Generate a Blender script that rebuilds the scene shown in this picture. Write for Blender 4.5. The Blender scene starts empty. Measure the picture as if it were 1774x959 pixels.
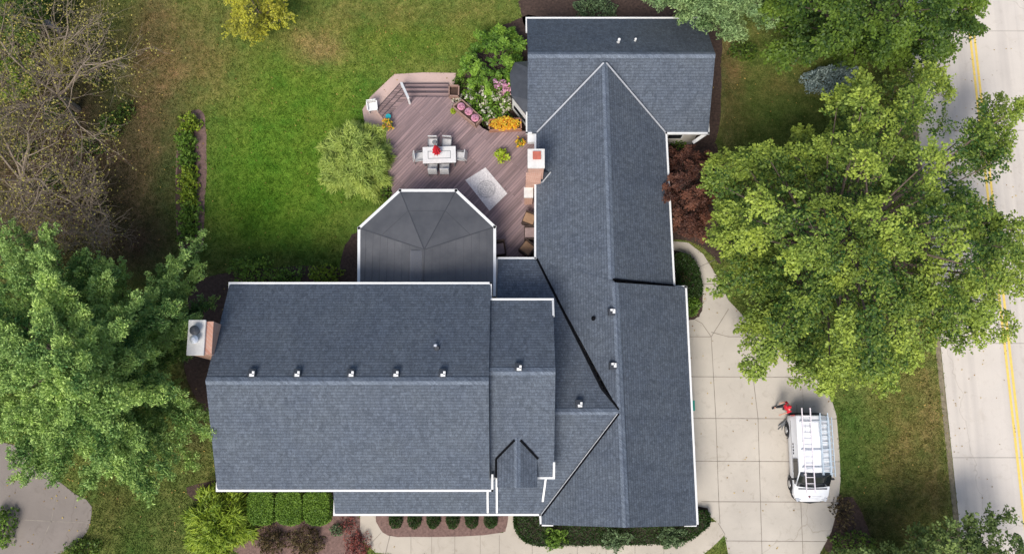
import bpy, math, random
import numpy as np
from mathutils import Vector, Matrix, noise
R=math.radians
random.seed(7); rng=np.random.default_rng(7)
scene=bpy.context.scene
col=scene.collection

# ------------------------------------------------ camera, world, sun
H=46.0; TILT=R(10.6); F=1500.0
cam=bpy.data.objects.new('camera',bpy.data.cameras.new('camera')); col.objects.link(cam)
cam.location=(0,0,H); cam.rotation_euler=(TILT,0,0)
cam.data.sensor_width=36; cam.data.lens=36*F/1774; cam.data.clip_end=3000
scene.camera=cam
w=bpy.data.worlds.new('World'); scene.world=w; w.use_nodes=True
SUN_EL=R(53); SUN_AZ=R(200)      # compass-style: 180 = from the south, >180 = from the west
sk=w.node_tree.nodes.new('ShaderNodeTexSky'); sk.sky_type='NISHITA'; sk.sun_disc=False
sk.sun_elevation=SUN_EL; sk.sun_rotation=SUN_AZ; sk.air_density=1.0; sk.dust_density=3.0; sk.ozone_density=1.0
bg=w.node_tree.nodes['Background']; bg.inputs[1].default_value=0.125
w.node_tree.links.new(sk.outputs[0],bg.inputs[0])
sl=bpy.data.lights.new('sun','SUN'); sl.energy=2.5; sl.angle=R(24); sl.color=(1,.965,.91)
sun=bpy.data.objects.new('sun',sl); col.objects.link(sun)
sd=Vector((math.sin(SUN_AZ)*math.cos(SUN_EL),math.cos(SUN_AZ)*math.cos(SUN_EL),math.sin(SUN_EL)))
sun.rotation_euler=sd.to_track_quat('Z','Y').to_euler(); sun.location=(0,-20,60)
vs=scene.view_settings; vs.view_transform='Standard'; vs.look='None'; vs.exposure=0.45; vs.gamma=1; vs.use_curve_mapping=False

ct,st=math.cos(TILT),math.sin(TILT)
def P(px,py,z=0.0):
    """world point at height z seen at photograph position (px,py)"""
    x=(px-887)/F; y=(479.5-py)/F
    dx,dy,dz=x,y*ct+st,y*st-ct
    s=(z-H)/dz
    return Vector((dx*s,dy*s,z))
def PP(pts,z=0.0): return [P(a,b,z) for a,b in pts]

# ------------------------------------------------ materials
def new_mat(name):
    m=bpy.data.materials.new(name); m.use_nodes=True
    nt=m.node_tree; b=nt.nodes['Principled BSDF']
    return m,nt,b
def N(nt,t,**k):
    n=nt.nodes.new(t)
    for a,v in k.items(): setattr(n,a,v)
    return n
def mix(nt,fac,a,b,blend='MIX'):
    n=nt.nodes.new('ShaderNodeMix'); n.data_type='RGBA'; n.blend_type=blend
    for sock,v in ((n.inputs[0],fac),(n.inputs[6],a),(n.inputs[7],b)):
        if hasattr(v,'links') or isinstance(v,bpy.types.NodeSocket): nt.links.new(v,sock)
        elif isinstance(v,(int,float)): sock.default_value=v
        else: sock.default_value=(*v,1) if len(v)==3 else v
    return n.outputs[2]
def tex(nt,scale,detail=3,rough=.6,coord='Object',dist=0,vec=None):
    n=N(nt,'ShaderNodeTexNoise'); n.inputs['Scale'].default_value=scale; n.inputs['Detail'].default_value=detail
    n.inputs['Roughness'].default_value=rough; n.inputs['Distortion'].default_value=dist
    if vec is None:
        tc=N(nt,'ShaderNodeTexCoord'); vec=tc.outputs[coord]
    nt.links.new(vec,n.inputs['Vector'])
    return n.outputs['Fac']
def ramp(nt,fac,p0,p1):
    n=N(nt,'ShaderNodeMapRange'); n.inputs[1].default_value=p0; n.inputs[2].default_value=p1
    nt.links.new(fac,n.inputs[0]); return n.outputs[0]
def bump(nt,b,fac,strength,dist=.02):
    n=N(nt,'ShaderNodeBump'); n.inputs['Strength'].default_value=strength; n.inputs['Distance'].default_value=dist
    nt.links.new(fac,n.inputs['Height']); nt.links.new(n.outputs[0],b.inputs['Normal'])
MC={}
def mat(name,c,rough=.7,var=.15,scale=3,metal=0,bmp=0,fine=0,spec=.4):
    if name in MC: return MC[name]
    m,nt,b=new_mat(name)
    lo=tuple(x*(1-var) for x in c); hi=tuple(min(1,x*(1+var)) for x in c)
    f=ramp(nt,tex(nt,scale,5,.65),.3,.7)
    o=mix(nt,f,lo,hi)
    if fine:
        f2=ramp(nt,tex(nt,fine,2,.6),.3,.7)
        o=mix(nt,f2,o,mix(nt,1.0,o,(.72,.72,.72),'MULTIPLY'))
    nt.links.new(o,b.inputs['Base Color'])
    b.inputs['Roughness'].default_value=rough; b.inputs['Metallic'].default_value=metal
    b.inputs['Specular IOR Level'].default_value=spec
    if bmp: bump(nt,b,tex(nt,scale*6,4,.7),bmp)
    MC[name]=m; return m

def shingle(name,base,hi=1.16,lo=.86):
    m,nt,b=new_mat(name)
    uv=N(nt,'ShaderNodeUVMap')
    br=N(nt,'ShaderNodeTexBrick'); br.offset=.37; br.offset_frequency=2; br.squash=.75; br.squash_frequency=3
    nt.links.new(uv.outputs[0],br.inputs['Vector'])
    br.inputs['Scale'].default_value=1; br.inputs['Brick Width'].default_value=.17; br.inputs['Row Height'].default_value=.145
    br.inputs['Mortar Size'].default_value=.010; br.inputs['Mortar Smooth'].default_value=.8; br.inputs['Bias'].default_value=0
    br.inputs['Color1'].default_value=(*[x*hi for x in base],1); br.inputs['Color2'].default_value=(*[x*lo for x in base],1)
    br.inputs['Mortar'].default_value=(*[x*.80 for x in base],1)
    o=br.outputs[0]
    # butt-edge line along every course
    sp=N(nt,'ShaderNodeSeparateXYZ'); nt.links.new(uv.outputs[0],sp.inputs[0])
    md=N(nt,'ShaderNodeMath'); md.operation='PINGPONG'; md.inputs[1].default_value=.0725; nt.links.new(sp.outputs[1],md.inputs[0])
    ln=ramp(nt,md.outputs[0],.004,.03)
    o=mix(nt,ln,mix(nt,1.0,o,(.74,.76,.80),'MULTIPLY'),o)
    big=ramp(nt,tex(nt,.45,4,.6,vec=uv.outputs[0]),.3,.7)
    o=mix(nt,big,mix(nt,1.0,o,(1.07,1.06,1.03),'MULTIPLY'),mix(nt,1.0,o,(.9,.92,.96),'MULTIPLY'))
    mp=N(nt,'ShaderNodeMapping'); mp.inputs['Scale'].default_value=(1.0,.55,1); mp.inputs['Rotation'].default_value=(0,0,.5); nt.links.new(uv.outputs[0],mp.inputs[0])
    med=ramp(nt,tex(nt,5.5,3,.75,vec=mp.outputs[0],dist=1.6),.38,.62)
    o=mix(nt,med,mix(nt,1.0,o,(.80,.81,.82),'MULTIPLY'),mix(nt,1.0,o,(1.22,1.21,1.2),'MULTIPLY'))
    fi=ramp(nt,tex(nt,30,2,.7,vec=uv.outputs[0]),.35,.65)
    o=mix(nt,fi,mix(nt,1.0,o,(.66,.66,.66),'MULTIPLY'),mix(nt,1.0,o,(1.36,1.36,1.36),'MULTIPLY'))
    ms=N(nt,'ShaderNodeMapping'); ms.inputs['Scale'].default_value=(1.6,.12,1); nt.links.new(uv.outputs[0],ms.inputs[0])
    sk_=ramp(nt,tex(nt,1.0,4,.7,vec=ms.outputs[0]),.5,.72)
    o=mix(nt,sk_,o,mix(nt,1.0,o,(.82,.83,.85),'MULTIPLY'))
    nt.links.new(o,b.inputs['Base Color']); b.inputs['Roughness'].default_value=.85
    b.inputs['Specular IOR Level'].default_value=.35
    bump(nt,b,ln,.4,.012)
    return m
M={}
SH=(.084,.100,.124)
M['shingle']=shingle('slate_shingle',SH)
M['ridge']=shingle('ridge_shingle',tuple(x*1.42 for x in SH),1.12,.9)
M['white']=mat('white_trim',(.70,.70,.685),.45,.06,2)
M['black']=mat('black_flashing_and_shadow',(.006,.0065,.008),.95,.2,spec=.05)  # valley flashing, and the shadow strips painted onto the roofs
M['flash']=mat('grey_flashing',(.36,.37,.39),.4,.1)
M['dmetal']=mat('dark_metal',(.05,.055,.065),.45,.2)
M['cap']=mat('chimney_cap',(.62,.60,.56),.8,.12,4)
M['flue']=mat('clay_flue',(.42,.12,.08),.8,.2,6)
M['soil']=mat('soil',(.06,.035,.025),.95,.4,9,bmp=.6)
M['wood']=mat('planter_wood',(.30,.19,.15),.75,.2,5)
M['terracotta']=mat('planter_box_wood',(.34,.17,.11),.75,.2,5)
M['glass']=mat('dark_glass',(.015,.018,.022),.08,.1,spec=.8)
M['rubber']=mat('rubber',(.018,.018,.02),.8,.2)
M['chrome']=mat('bright_metal',(.55,.56,.58),.35,.08,metal=.85)
M['alu']=mat('ladder_metal',(.62,.64,.68),.4,.1,metal=.5)
M['alu_blue']=mat('pale_blue_ladder',(.50,.58,.64),.45,.12,8,metal=.2)
M['alu_white']=mat('white_ladder_metal',(.78,.72,.74),.45,.06,8)
M['paint']=mat('white_car_paint',(.80,.81,.83),.25,.02,spec=.5)
M['trimblack']=mat('black_plastic',(.02,.02,.022),.6,.15)
M['red']=mat('red_cloth',(.55,.015,.03),.8,.2,8)
M['redlight']=mat('tail_light',(.45,.01,.015),.2,.1)
M['headlight']=mat('headlight_glass',(.45,.47,.5),.12,.1,spec=.8)
M['skin']=mat('skin',(.50,.28,.2),.6,.08)
M['dark_cloth']=mat('dark_trousers',(.02,.022,.03),.9,.25,8)
M['tabletop']=mat('pale_table_stone',(.62,.61,.59),.6,.1,10)
M['tableline']=mat('grey_inlay',(.24,.25,.25),.6,.1)
M['chairgrey']=mat('grey_sling_fabric',(.58,.57,.56),.7,.12,12,fine=60)
M['greyframe']=mat('grey_metal_frame',(.15,.155,.16),.5,.1)
M['wicker']=mat('brown_wicker',(.055,.035,.028),.8,.3,20)
M['cushion_tan']=mat('tan_cushion',(.36,.22,.13),.9,.15,6,fine=50)
M['cushion_mauve']=mat('mauve_cushion',(.36,.26,.24),.9,.15,6,fine=50)
M['plum']=mat('dusky_cushion',(.25,.19,.2),.9,.12,6)
M['teal']=mat('teal_glaze',(.02,.30,.33),.35,.15,6)
M['green_plastic']=mat('green_plastic',(.015,.26,.19),.4,.1)
M['log']=mat('grey_log_bark',(.26,.22,.2),.9,.25,5,bmp=.5)
M['screen_tan']=mat('pot_clay',(.3,.15,.1),.8,.2)
M['hedgecore']=mat('shrub_stems',(.035,.03,.018),.95,.3,6)

def stripes_mat(name,base,width,angle,coord='Object',hi=1.25,lo=.75,gap=.25,gapw=.06):
    """boards: random tone per board, dark thin gap"""
    m,nt,b=new_mat(name)
    tc=N(nt,'ShaderNodeTexCoord'); mp=N(nt,'ShaderNodeMapping'); mp.inputs['Rotation'].default_value=(0,0,angle)
    nt.links.new(tc.outputs[coord],mp.inputs[0])
    br=N(nt,'ShaderNodeTexBrick'); nt.links.new(mp.outputs[0],br.inputs['Vector'])
    br.inputs['Scale'].default_value=1; br.inputs['Brick Width'].default_value=3.6; br.inputs['Row Height'].default_value=width
    br.inputs['Mortar Size'].default_value=width*gapw; br.inputs['Mortar Smooth'].default_value=.3; br.offset=.37
    br.inputs['Color1'].default_value=(*[x*hi for x in base],1); br.inputs['Color2'].default_value=(*[x*lo for x in base],1)
    br.inputs['Mortar'].default_value=(*[x*gap for x in base],1)
    mp2=N(nt,'ShaderNodeMapping'); mp2.inputs['Scale'].default_value=(.35,6,1); nt.links.new(mp.outputs[0],mp2.inputs[0])
    g=ramp(nt,tex(nt,1.6,4,.6,vec=mp2.outputs[0]),.3,.7)
    o=mix(nt,g,mix(nt,1.0,br.outputs[0],(.72,.72,.75),'MULTIPLY'),mix(nt,1.0,br.outputs[0],(1.28,1.22,1.2),'MULTIPLY'))
    nt.links.new(o,b.inputs['Base Color']); b.inputs['Roughness'].default_value=.7
    bump(nt,b,br.outputs['Fac'],.5,-.01)
    return m
M['deck']=stripes_mat('deck_boards',(.225,.160,.156),.14,R(-48),hi=1.28,lo=.8,gap=.38,gapw=.05)
M['tread']=stripes_mat('stair_boards',(.235,.165,.155),.14,0)
M['siding']=stripes_mat('lap_siding',(.60,.57,.5),.15,0)
def brickmat(name,c1,c2,mortar,wd=.2,ht=.07):
    m,nt,b=new_mat(name)
    tc=N(nt,'ShaderNodeTexCoord'); sp=N(nt,'ShaderNodeSeparateXYZ'); nt.links.new(tc.outputs['Object'],sp.inputs[0])
    ad=N(nt,'ShaderNodeMath'); nt.links.new(sp.outputs[0],ad.inputs[0]); nt.links.new(sp.outputs[1],ad.inputs[1])
    cb=N(nt,'ShaderNodeCombineXYZ'); nt.links.new(ad.outputs[0],cb.inputs[0]); nt.links.new(sp.outputs[2],cb.inputs[1])
    br=N(nt,'ShaderNodeTexBrick'); nt.links.new(cb.outputs[0],br.inputs['Vector'])
    br.inputs['Scale'].default_value=1; br.inputs['Brick Width'].default_value=wd; br.inputs['Row Height'].default_value=ht
    br.inputs['Mortar Size'].default_value=.007
    br.inputs['Color1'].default_value=(*c1,1); br.inputs['Color2'].default_value=(*c2,1); br.inputs['Mortar'].default_value=(*mortar,1)
    nt.links.new(br.outputs[0],b.inputs['Base Color']); b.inputs['Roughness'].default_value=.85
    return m
M['brick']=brickmat('pink_brick',(.56,.31,.22),(.46,.22,.15),(.58,.48,.42))

# concrete
def concrete(name,base,v=.12,stain=.8,tracks=False):
    m,nt,b=new_mat(name)
    f=ramp(nt,tex(nt,.35,5,.6),.3,.7)
    o=mix(nt,f,tuple(x*(1-v) for x in base),tuple(x*(1+v) for x in base))
    s=ramp(nt,tex(nt,1.7,6,.7,dist=1.0),.55,.75)
    o=mix(nt,s,o,mix(nt,1.0,o,(stain,stain*.98,stain*.95),'MULTIPLY'))
    if tracks:
        tc=N(nt,'ShaderNodeTexCoord'); mp=N(nt,'ShaderNodeMapping'); mp.inputs['Scale'].default_value=(1.1,.035,1); nt.links.new(tc.outputs['Object'],mp.inputs[0])
        tk=ramp(nt,tex(nt,1,3,.6,vec=mp.outputs[0]),.45,.7); o=mix(nt,tk,o,mix(nt,1.0,o,(.82,.82,.83),'MULTIPLY'))
    cr=N(nt,'ShaderNodeTexVoronoi'); cr.feature='DISTANCE_TO_EDGE'; cr.inputs['Scale'].default_value=.07
    tc=N(nt,'ShaderNodeTexCoord'); ds=N(nt,'ShaderNodeVectorMath'); ds.operation='ADD'; nn=N(nt,'ShaderNodeTexNoise'); nn.inputs['Scale'].default_value=1.2; nt.links.new(tc.outputs['Object'],nn.inputs['Vector'])
    nt.links.new(tc.outputs['Object'],ds.inputs[0]); nt.links.new(nn.outputs['Color'],ds.inputs[1]); nt.links.new(ds.outputs[0],cr.inputs['Vector'])
    ck=ramp(nt,cr.outputs['Distance'],.0,.0022); o=mix(nt,ck,mix(nt,1.0,o,(.78,.76,.73),'MULTIPLY'),o)
    sp_=ramp(nt,tex(nt,2.6,2,.5),.70,.76); o=mix(nt,sp_,o,mix(nt,1.0,o,(.80,.78,.74),'MULTIPLY'))
    g=ramp(nt,tex(nt,45,2,.7),.3,.7)
    o=mix(nt,g,mix(nt,1.0,o,(.9,.9,.9),'MULTIPLY'),mix(nt,1.0,o,(1.08,1.08,1.08),'MULTIPLY'))
    nt.links.new(o,b.inputs['Base Color']); b.inputs['Roughness'].default_value=.85
    bump(nt,b,tex(nt,50,3,.7),.15,.01)
    return m
M['drive']=concrete('driveway_concrete',(.47,.425,.36))
M['road']=concrete('road_concrete',(.575,.52,.455),.06,.88,tracks=True)
M['walk']=concrete('walk_concrete',(.44,.39,.32))
M['oldwalk']=concrete('old_concrete',(.205,.175,.152),.15)
M['paver']=concrete('pink_paving',(.50,.36,.31))
M['joint']=mat('joint_filler',(.24,.21,.175),.9,.3,2)
M['yellow']=mat('yellow_road_paint',(.72,.52,.12),.7,.12,6)
M['mulch']=mat('bark_mulch',(.070,.044,.034),.95,.5,7,bmp=.8,fine=40)
M['mulch_pink']=mat('pale_bark_mulch',(.20,.125,.105),.95,.35,7,bmp=.8,fine=40)
M['litter']=mat('leaf_litter',(.07,.047,.036),.95,.6,4,bmp=.8,fine=26)

def leafmat(name,dark,light,trans=.25,rough=.55,nscale=.8):
    m,nt,b=new_mat(name)
    at=N(nt,'ShaderNodeAttribute'); at.attribute_name='tint'
    o=mix(nt,at.outputs['Fac'],dark,light)
    tc=N(nt,'ShaderNodeTexCoord')
    f=ramp(nt,tex(nt,nscale,2,.5),.35,.65)
    o=mix(nt,f,mix(nt,1.0,o,(.82,.86,.85),'MULTIPLY'),mix(nt,1.0,o,(1.15,1.1,1.0),'MULTIPLY'))
    nt.links.new(o,b.inputs['Base Color']); b.inputs['Roughness'].default_value=rough; b.inputs['Specular IOR Level'].default_value=.3
    tr=N(nt,'ShaderNodeBsdfTranslucent'); nt.links.new(o,tr.inputs[0])
    ms=N(nt,'ShaderNodeMixShader'); ms.inputs[0].default_value=trans
    nt.links.new(b.outputs[0],ms.inputs[1]); nt.links.new(tr.outputs[0],ms.inputs[2])
    nt.links.new(ms.outputs[0],nt.nodes['Material Output'].inputs[0])
    return m
L={}
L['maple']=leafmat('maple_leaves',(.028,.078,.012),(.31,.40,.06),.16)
L['dark']=leafmat('deep_green_leaves',(.026,.062,.010),(.14,.22,.026),.15)
L['pine']=leafmat('pine_needles',(.07,.19,.055),(.48,.66,.20),.22)
L['pale_pine']=leafmat('pale_pine_needles',(.13,.24,.09),(.36,.50,.22),.25)
L['burgundy']=leafmat('burgundy_leaves',(.055,.022,.016),(.20,.085,.055))
L['willow']=leafmat('willow_blades',(.17,.25,.035),(.52,.63,.16))
L['yellow']=leafmat('yellow_leaves',(.24,.24,.03),(.52,.50,.05))
L['ygreen']=leafmat('yellow_green_leaves',(.10,.18,.015),(.36,.46,.045))
L['mid']=leafmat('mid_green_leaves',(.06,.13,.018),(.22,.36,.05))
L['hedge']=leafmat('hedge_leaves',(.07,.16,.018),(.24,.40,.05))
L['box']=leafmat('boxwood_leaves',(.012,.038,.008),(.045,.09,.016))
L['spruce']=leafmat('blue_spruce_needles',(.15,.21,.20),(.46,.56,.56),.1)
L['grey_green']=leafmat('grey_green_leaves',(.05,.09,.04),(.20,.29,.14))
L['olive']=leafmat('olive_green_leaves',(.05,.09,.022),(.22,.30,.085))
L['bare']=leafmat('sparse_autumn_leaves',(.18,.16,.04),(.42,.38,.09))
L['brownleaf']=leafmat('brown_shrub_leaves',(.05,.032,.02),(.16,.12,.05))
L['redleaf']=leafmat('red_shrub_leaves',(.13,.03,.04),(.38,.12,.09))
L['orange']=leafmat('orange_flowers',(.65,.16,.01),(.85,.70,.06))
L['pinkfl']=leafmat('pink_flowers',(.62,.25,.42),(.85,.52,.66))
L['whitefl']=leafmat('cream_flowers',(.50,.45,.36),(.78,.74,.66))
L['lime']=leafmat('lime_leaves',(.28,.38,.02),(.50,.60,.06))
L['grass']=leafmat('grass_blades',(.05,.085,.015),(.17,.21,.05))
M['bark']=mat('brown_bark',(.14,.10,.08),.95,.3,4,bmp=.6)
M['greybark']=mat('grey_bark',(.22,.175,.13),.95,.3,4,bmp=.4)
def petal(name,c): return mat(name,c,.8,.15,20)
M['mum']=petal('pink_mum_petals',(.62,.38,.45))

# ------------------------------------------------ builders
WL={}   # world location of every object made
def tag(o,label=None,cat=None,group=None,kind=None):
    if label: o['label']=label
    if cat: o['category']=cat
    if group: o['group']=group
    if kind: o['kind']=kind
    return o
def empty(name,loc,label,cat,group=None,rz=0):
    o=bpy.data.objects.new(name,None); col.objects.link(o); o.location=Vector(loc); o.rotation_euler.z=rz
    o.empty_display_size=.3
    WL[o.name]=Vector(loc); return tag(o,label,cat,group)
def link(name,V,faces,m,parent=None,uv=None,smooth=False,tint=None,mats=None,midx=None):
    """V: Nx3 world coordinates (relative to parent's frame when the parent is a prototype at origin)"""
    V=np.asarray(V,dtype=np.float64).reshape(-1,3)
    lo,hi=V.min(0),V.max(0)
    org=Vector(((lo[0]+hi[0])/2,(lo[1]+hi[1])/2,lo[2]))
    me=bpy.data.meshes.new(name)
    Vl=V-np.array(org)
    if isinstance(faces,np.ndarray):
        nf,k=faces.shape
        me.vertices.add(len(Vl)); me.vertices.foreach_set('co',Vl.astype(np.float32).ravel())
        me.loops.add(nf*k); me.loops.foreach_set('vertex_index',faces.astype(np.int32).ravel())
        me.polygons.add(nf); me.polygons.foreach_set('loop_start',np.arange(0,nf*k,k,dtype=np.int32))
        me.update(calc_edges=True)
    else:
        me.from_pydata([tuple(v) for v in Vl],[],[tuple(f) for f in faces]); me.update()
    if mats:
        for x in mats: me.materials.append(x)
        me.polygons.foreach_set('material_index',np.array(midx,dtype=np.int32))
    else: me.materials.append(m)
    if uv is not None:
        ul=me.uv_layers.new(name='UVMap')
        for lp in me.loops: ul.data[lp.index].uv=uv(Vector(V[lp.vertex_index]))
    if tint is not None:
        a=me.attributes.new('tint','FLOAT','FACE'); a.data.foreach_set('value',tint.astype(np.float32))
    if smooth: me.polygons.foreach_set('use_smooth',np.ones(len(me.polygons),dtype=bool))
    me.validate() if not isinstance(faces,np.ndarray) else None
    o=bpy.data.objects.new(name,me); col.objects.link(o)
    if parent:
        o.parent=parent; o.location=org-WL[parent.name]
    else: o.location=org
    WL[o.name]=org
    return o
class MB:
    def __init__(s): s.v=[]; s.f=[]
    def add(s,vs,fs):
        n=len(s.v); s.v+= [tuple(v) for v in vs]; s.f+=[tuple(i+n for i in f) for f in fs]; return s
    def box(s,c,d,rz=0,rx=0,ry=0):
        m=Matrix.Translation(Vector(c))@Matrix.Rotation(rz,4,'Z')@Matrix.Rotation(ry,4,'Y')@Matrix.Rotation(rx,4,'X')
        hx,hy,hz=d[0]/2,d[1]/2,d[2]/2
        vs=[m@Vector((x,y,z)) for z in(-hz,hz) for y in(-hy,hy) for x in(-hx,hx)]
        return s.add(vs,[(0,2,3,1),(4,5,7,6),(0,1,5,4),(2,6,7,3),(0,4,6,2),(1,3,7,5)])
    def bbox(s,a,b):
        return s.box([(a[i]+b[i])/2 for i in range(3)],[abs(b[i]-a[i]) for i in range(3)])
    def prism(s,pts,z0,z1):
        """pts: xy polygon"""
        n=len(pts); pts=[(p[0],p[1]) for p in pts]
        a=sum(pts[i][0]*pts[(i+1)%n][1]-pts[(i+1)%n][0]*pts[i][1] for i in range(n))
        if a<0: pts=pts[::-1]
        vs=[(x,y,z0) for x,y in pts]+[(x,y,z1) for x,y in pts]
        return s.add(vs,[tuple(range(n))[::-1],tuple(range(n,2*n))]+[(i,(i+1)%n,n+(i+1)%n,n+i) for i in range(n)])
    def slab(s,pts,t,up=Vector((0,0,1))):
        """polygon of 3-D points thickened downward by t"""
        pts=[Vector(p) for p in pts]; n=len(pts)
        a=sum(pts[i].x*pts[(i+1)%n].y-pts[(i+1)%n].x*pts[i].y for i in range(n))
        if a<0: pts=pts[::-1]
        vs=pts+[p-up*t for p in pts]
        return s.add(vs,[tuple(range(n)),tuple(range(n,2*n))[::-1]]+[((i+1)%n,i,n+i,n+(i+1)%n) for i in range(n)])
    def tube(s,a,b,r0,r1=None,n=8,cap=True):
        a,b=Vector(a),Vector(b); r1=r0 if r1 is None else r1
        d=(b-a).normalized(); u=d.orthogonal().normalized(); w_=d.cross(u)
        vs=[]
        for c,r in((a,r0),(b,r1)):
            for i in range(n):
                t=2*math.pi*i/n; vs.append(c+u*(math.cos(t)*r)+w_*(math.sin(t)*r))
        fs=[(i,(i+1)%n,n+(i+1)%n,n+i) for i in range(n)]
        if cap: fs+=[tuple(range(n))[::-1],tuple(range(n,2*n))]
        return s.add(vs,fs)
    def path(s,pts,r,n=8):
        for a,b in zip(pts[:-1],pts[1:]): s.tube(a,b,r,n=n)
        return s
    def beam(s,a,b,wd,ht):
        """rectangular bar from a to b, width horizontal, height vertical-ish (hangs below the line)"""
        a,b=Vector(a),Vector(b); d=(b-a).normalized(); u=d.cross(Vector((0,0,1)))
        u=u.normalized() if u.length>1e-4 else Vector((1,0,0)); v=u.cross(d)
        vs=[c+u*x+v*y for c in(a,b) for x,y in((-wd/2,-ht),(wd/2,-ht),(wd/2,0),(-wd/2,0))]
        return s.add(vs,[(0,1,2,3),(7,6,5,4),(0,4,5,1),(1,5,6,2),(2,6,7,3),(3,7,4,0)])
    def dome(s,c,rx,ry,rz,nu=14,nv=7,lo=0.0):
        """ellipsoid cap from latitude lo (0=equator, -1=full)"""
        vs=[];fs=[]
        a0=lo*math.pi/2
        for j in range(nv+1):
            ph=a0+(math.pi/2-a0)*j/nv
            for i in range(nu):
                t=2*math.pi*i/nu
                vs.append((c[0]+rx*math.cos(ph)*math.cos(t),c[1]+ry*math.cos(ph)*math.sin(t),c[2]+rz*math.sin(ph)))
        for j in range(nv):
            for i in range(nu): fs.append((j*nu+i,j*nu+(i+1)%nu,(j+1)*nu+(i+1)%nu,(j+1)*nu+i))
        fs.append(tuple(range(nu))[::-1])
        return s.add(vs,fs)
    def build(s,name,m,parent=None,bevel=0,smooth=False,uv=None):
        o=link(name,s.v,s.f,m,parent,uv=uv,smooth=smooth)
        if bevel:
            b=o.modifiers.new('bevel','BEVEL'); b.width=bevel; b.segments=2; b.limit_method='ANGLE'
        return o
NOGRASS=[]
def sheet(name,pts,z,m,kind='structure',label=None,thick=0):
    NOGRASS.append(np.array([(p[0],p[1]) for p in pts]))
    b=MB()
    if thick: b.prism(pts,z-thick,z)
    else:
        n=len(pts); q=[(p[0],p[1]) for p in pts]
        a=sum(q[i][0]*q[(i+1)%n][1]-q[(i+1)%n][0]*q[i][1] for i in range(n))
        if a<0: q=q[::-1]
        b.add([(x,y,z) for x,y in q],[tuple(range(n))])
    return tag(b.build(name,m),kind=kind)
def smoothpoly(pts,it=2,jit=0):
    for _ in range(it):
        q=[]
        for i in range(len(pts)):
            a,b=Vector(pts[i]),Vector(pts[(i+1)%len(pts)])
            q+=[a.lerp(b,.25),a.lerp(b,.75)]
        pts=q
    if jit: pts=[Vector(p)+Vector((random.uniform(-jit,jit),random.uniform(-jit,jit),0)) for p in pts]
    return pts
def bed(pts,m,z=.012,name='mulch_bed',it=2,jit=.05):
    return sheet(name,smoothpoly(PP(pts),it,jit),z,m)
def copy_tree(o,parent=None):
    c=o.copy(); col.objects.link(c); WL[c.name]=WL[o.name].copy()
    if parent: c.parent=parent
    for ch in [x for x in list(bpy.data.objects) if x.parent==o]: copy_tree(ch,c)
    return c

# ------------------------------------------------ ground
def axis(lo,hi,step,far):
    a=list(np.arange(lo,hi+.01,step)); return np.array([-far,-far/3]+a+[far/3,far])
xs=axis(-46,46,.4,400); ys=axis(-30,52,.4,400)
X,Y=np.meshgrid(xs,ys); nx,ny=len(xs),len(ys)
GREEN=np.array((.094,.172,.019)); OLIVE=np.array((.155,.15,.045)); TAN=np.array((.24,.17,.075)); BROWN=np.array((.078,.056,.036)); DG=np.array((.055,.088,.02))
C=np.tile(np.array((.115,.15,.036)),(ny,nx,1))
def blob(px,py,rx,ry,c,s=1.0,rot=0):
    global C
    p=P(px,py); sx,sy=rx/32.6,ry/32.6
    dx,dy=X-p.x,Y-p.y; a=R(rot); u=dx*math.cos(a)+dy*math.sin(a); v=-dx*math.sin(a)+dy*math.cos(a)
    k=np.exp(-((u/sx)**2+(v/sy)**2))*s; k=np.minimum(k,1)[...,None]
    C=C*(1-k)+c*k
blob(470,250,260,260,GREEN,.8)
blob(450,330,150,150,GREEN*np.array((.95,1.12,.9)),1)
blob(520,120,90,90,GREEN,.5); blob(380,120,70,90,OLIVE*1.05,.7)
blob(560,200,120,90,GREEN,.8); blob(720,60,200,60,GREEN*np.array((1.1,.92,1.1)),.9)
blob(540,70,60,35,TAN,.55); blob(600,20,90,30,OLIVE,.6); blob(760,30,120,30,OLIVE*.9,.5)
blob(265,40,28,130,TAN,.9); blob(270,170,48,170,TAN*.8,.85,6); blob(320,90,60,90,TAN*.8,.6); blob(400,40,60,40,OLIVE*.9,.6); blob(560,90,40,25,TAN*1.05,.7); blob(180,60,90,90,OLIVE*.8,.8)
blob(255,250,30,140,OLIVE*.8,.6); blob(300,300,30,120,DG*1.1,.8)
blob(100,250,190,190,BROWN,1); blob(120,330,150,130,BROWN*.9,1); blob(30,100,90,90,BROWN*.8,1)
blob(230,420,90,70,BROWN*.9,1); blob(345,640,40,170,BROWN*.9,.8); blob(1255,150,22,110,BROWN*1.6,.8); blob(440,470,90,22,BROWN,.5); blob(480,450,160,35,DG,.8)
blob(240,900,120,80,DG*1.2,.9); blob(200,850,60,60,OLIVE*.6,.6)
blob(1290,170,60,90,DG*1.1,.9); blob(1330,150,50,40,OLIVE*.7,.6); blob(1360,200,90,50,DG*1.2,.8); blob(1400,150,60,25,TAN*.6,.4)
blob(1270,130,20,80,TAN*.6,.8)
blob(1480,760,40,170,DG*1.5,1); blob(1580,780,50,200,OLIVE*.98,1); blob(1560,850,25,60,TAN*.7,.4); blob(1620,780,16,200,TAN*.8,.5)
blob(1520,880,60,60,DG*.9,.7); blob(1480,920,70,60,BROWN*.6,.8); blob(1560,120,40,60,OLIVE*.8,.7)
V=np.stack([X,Y,np.zeros_like(X)],-1).reshape(-1,3)
ii=(np.arange(ny-1)[:,None]*nx+np.arange(nx-1)[None,:]).ravel()
Fc=np.stack([ii,ii+1,ii+nx+1,ii+nx],1)
gm,nt,gb=new_mat('lawn_grass')
at=N(nt,'ShaderNodeAttribute'); at.attribute_name='groundcol'
o=at.outputs['Color']
f1=ramp(nt,tex(nt,.55,6,.68),.32,.68)
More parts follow.
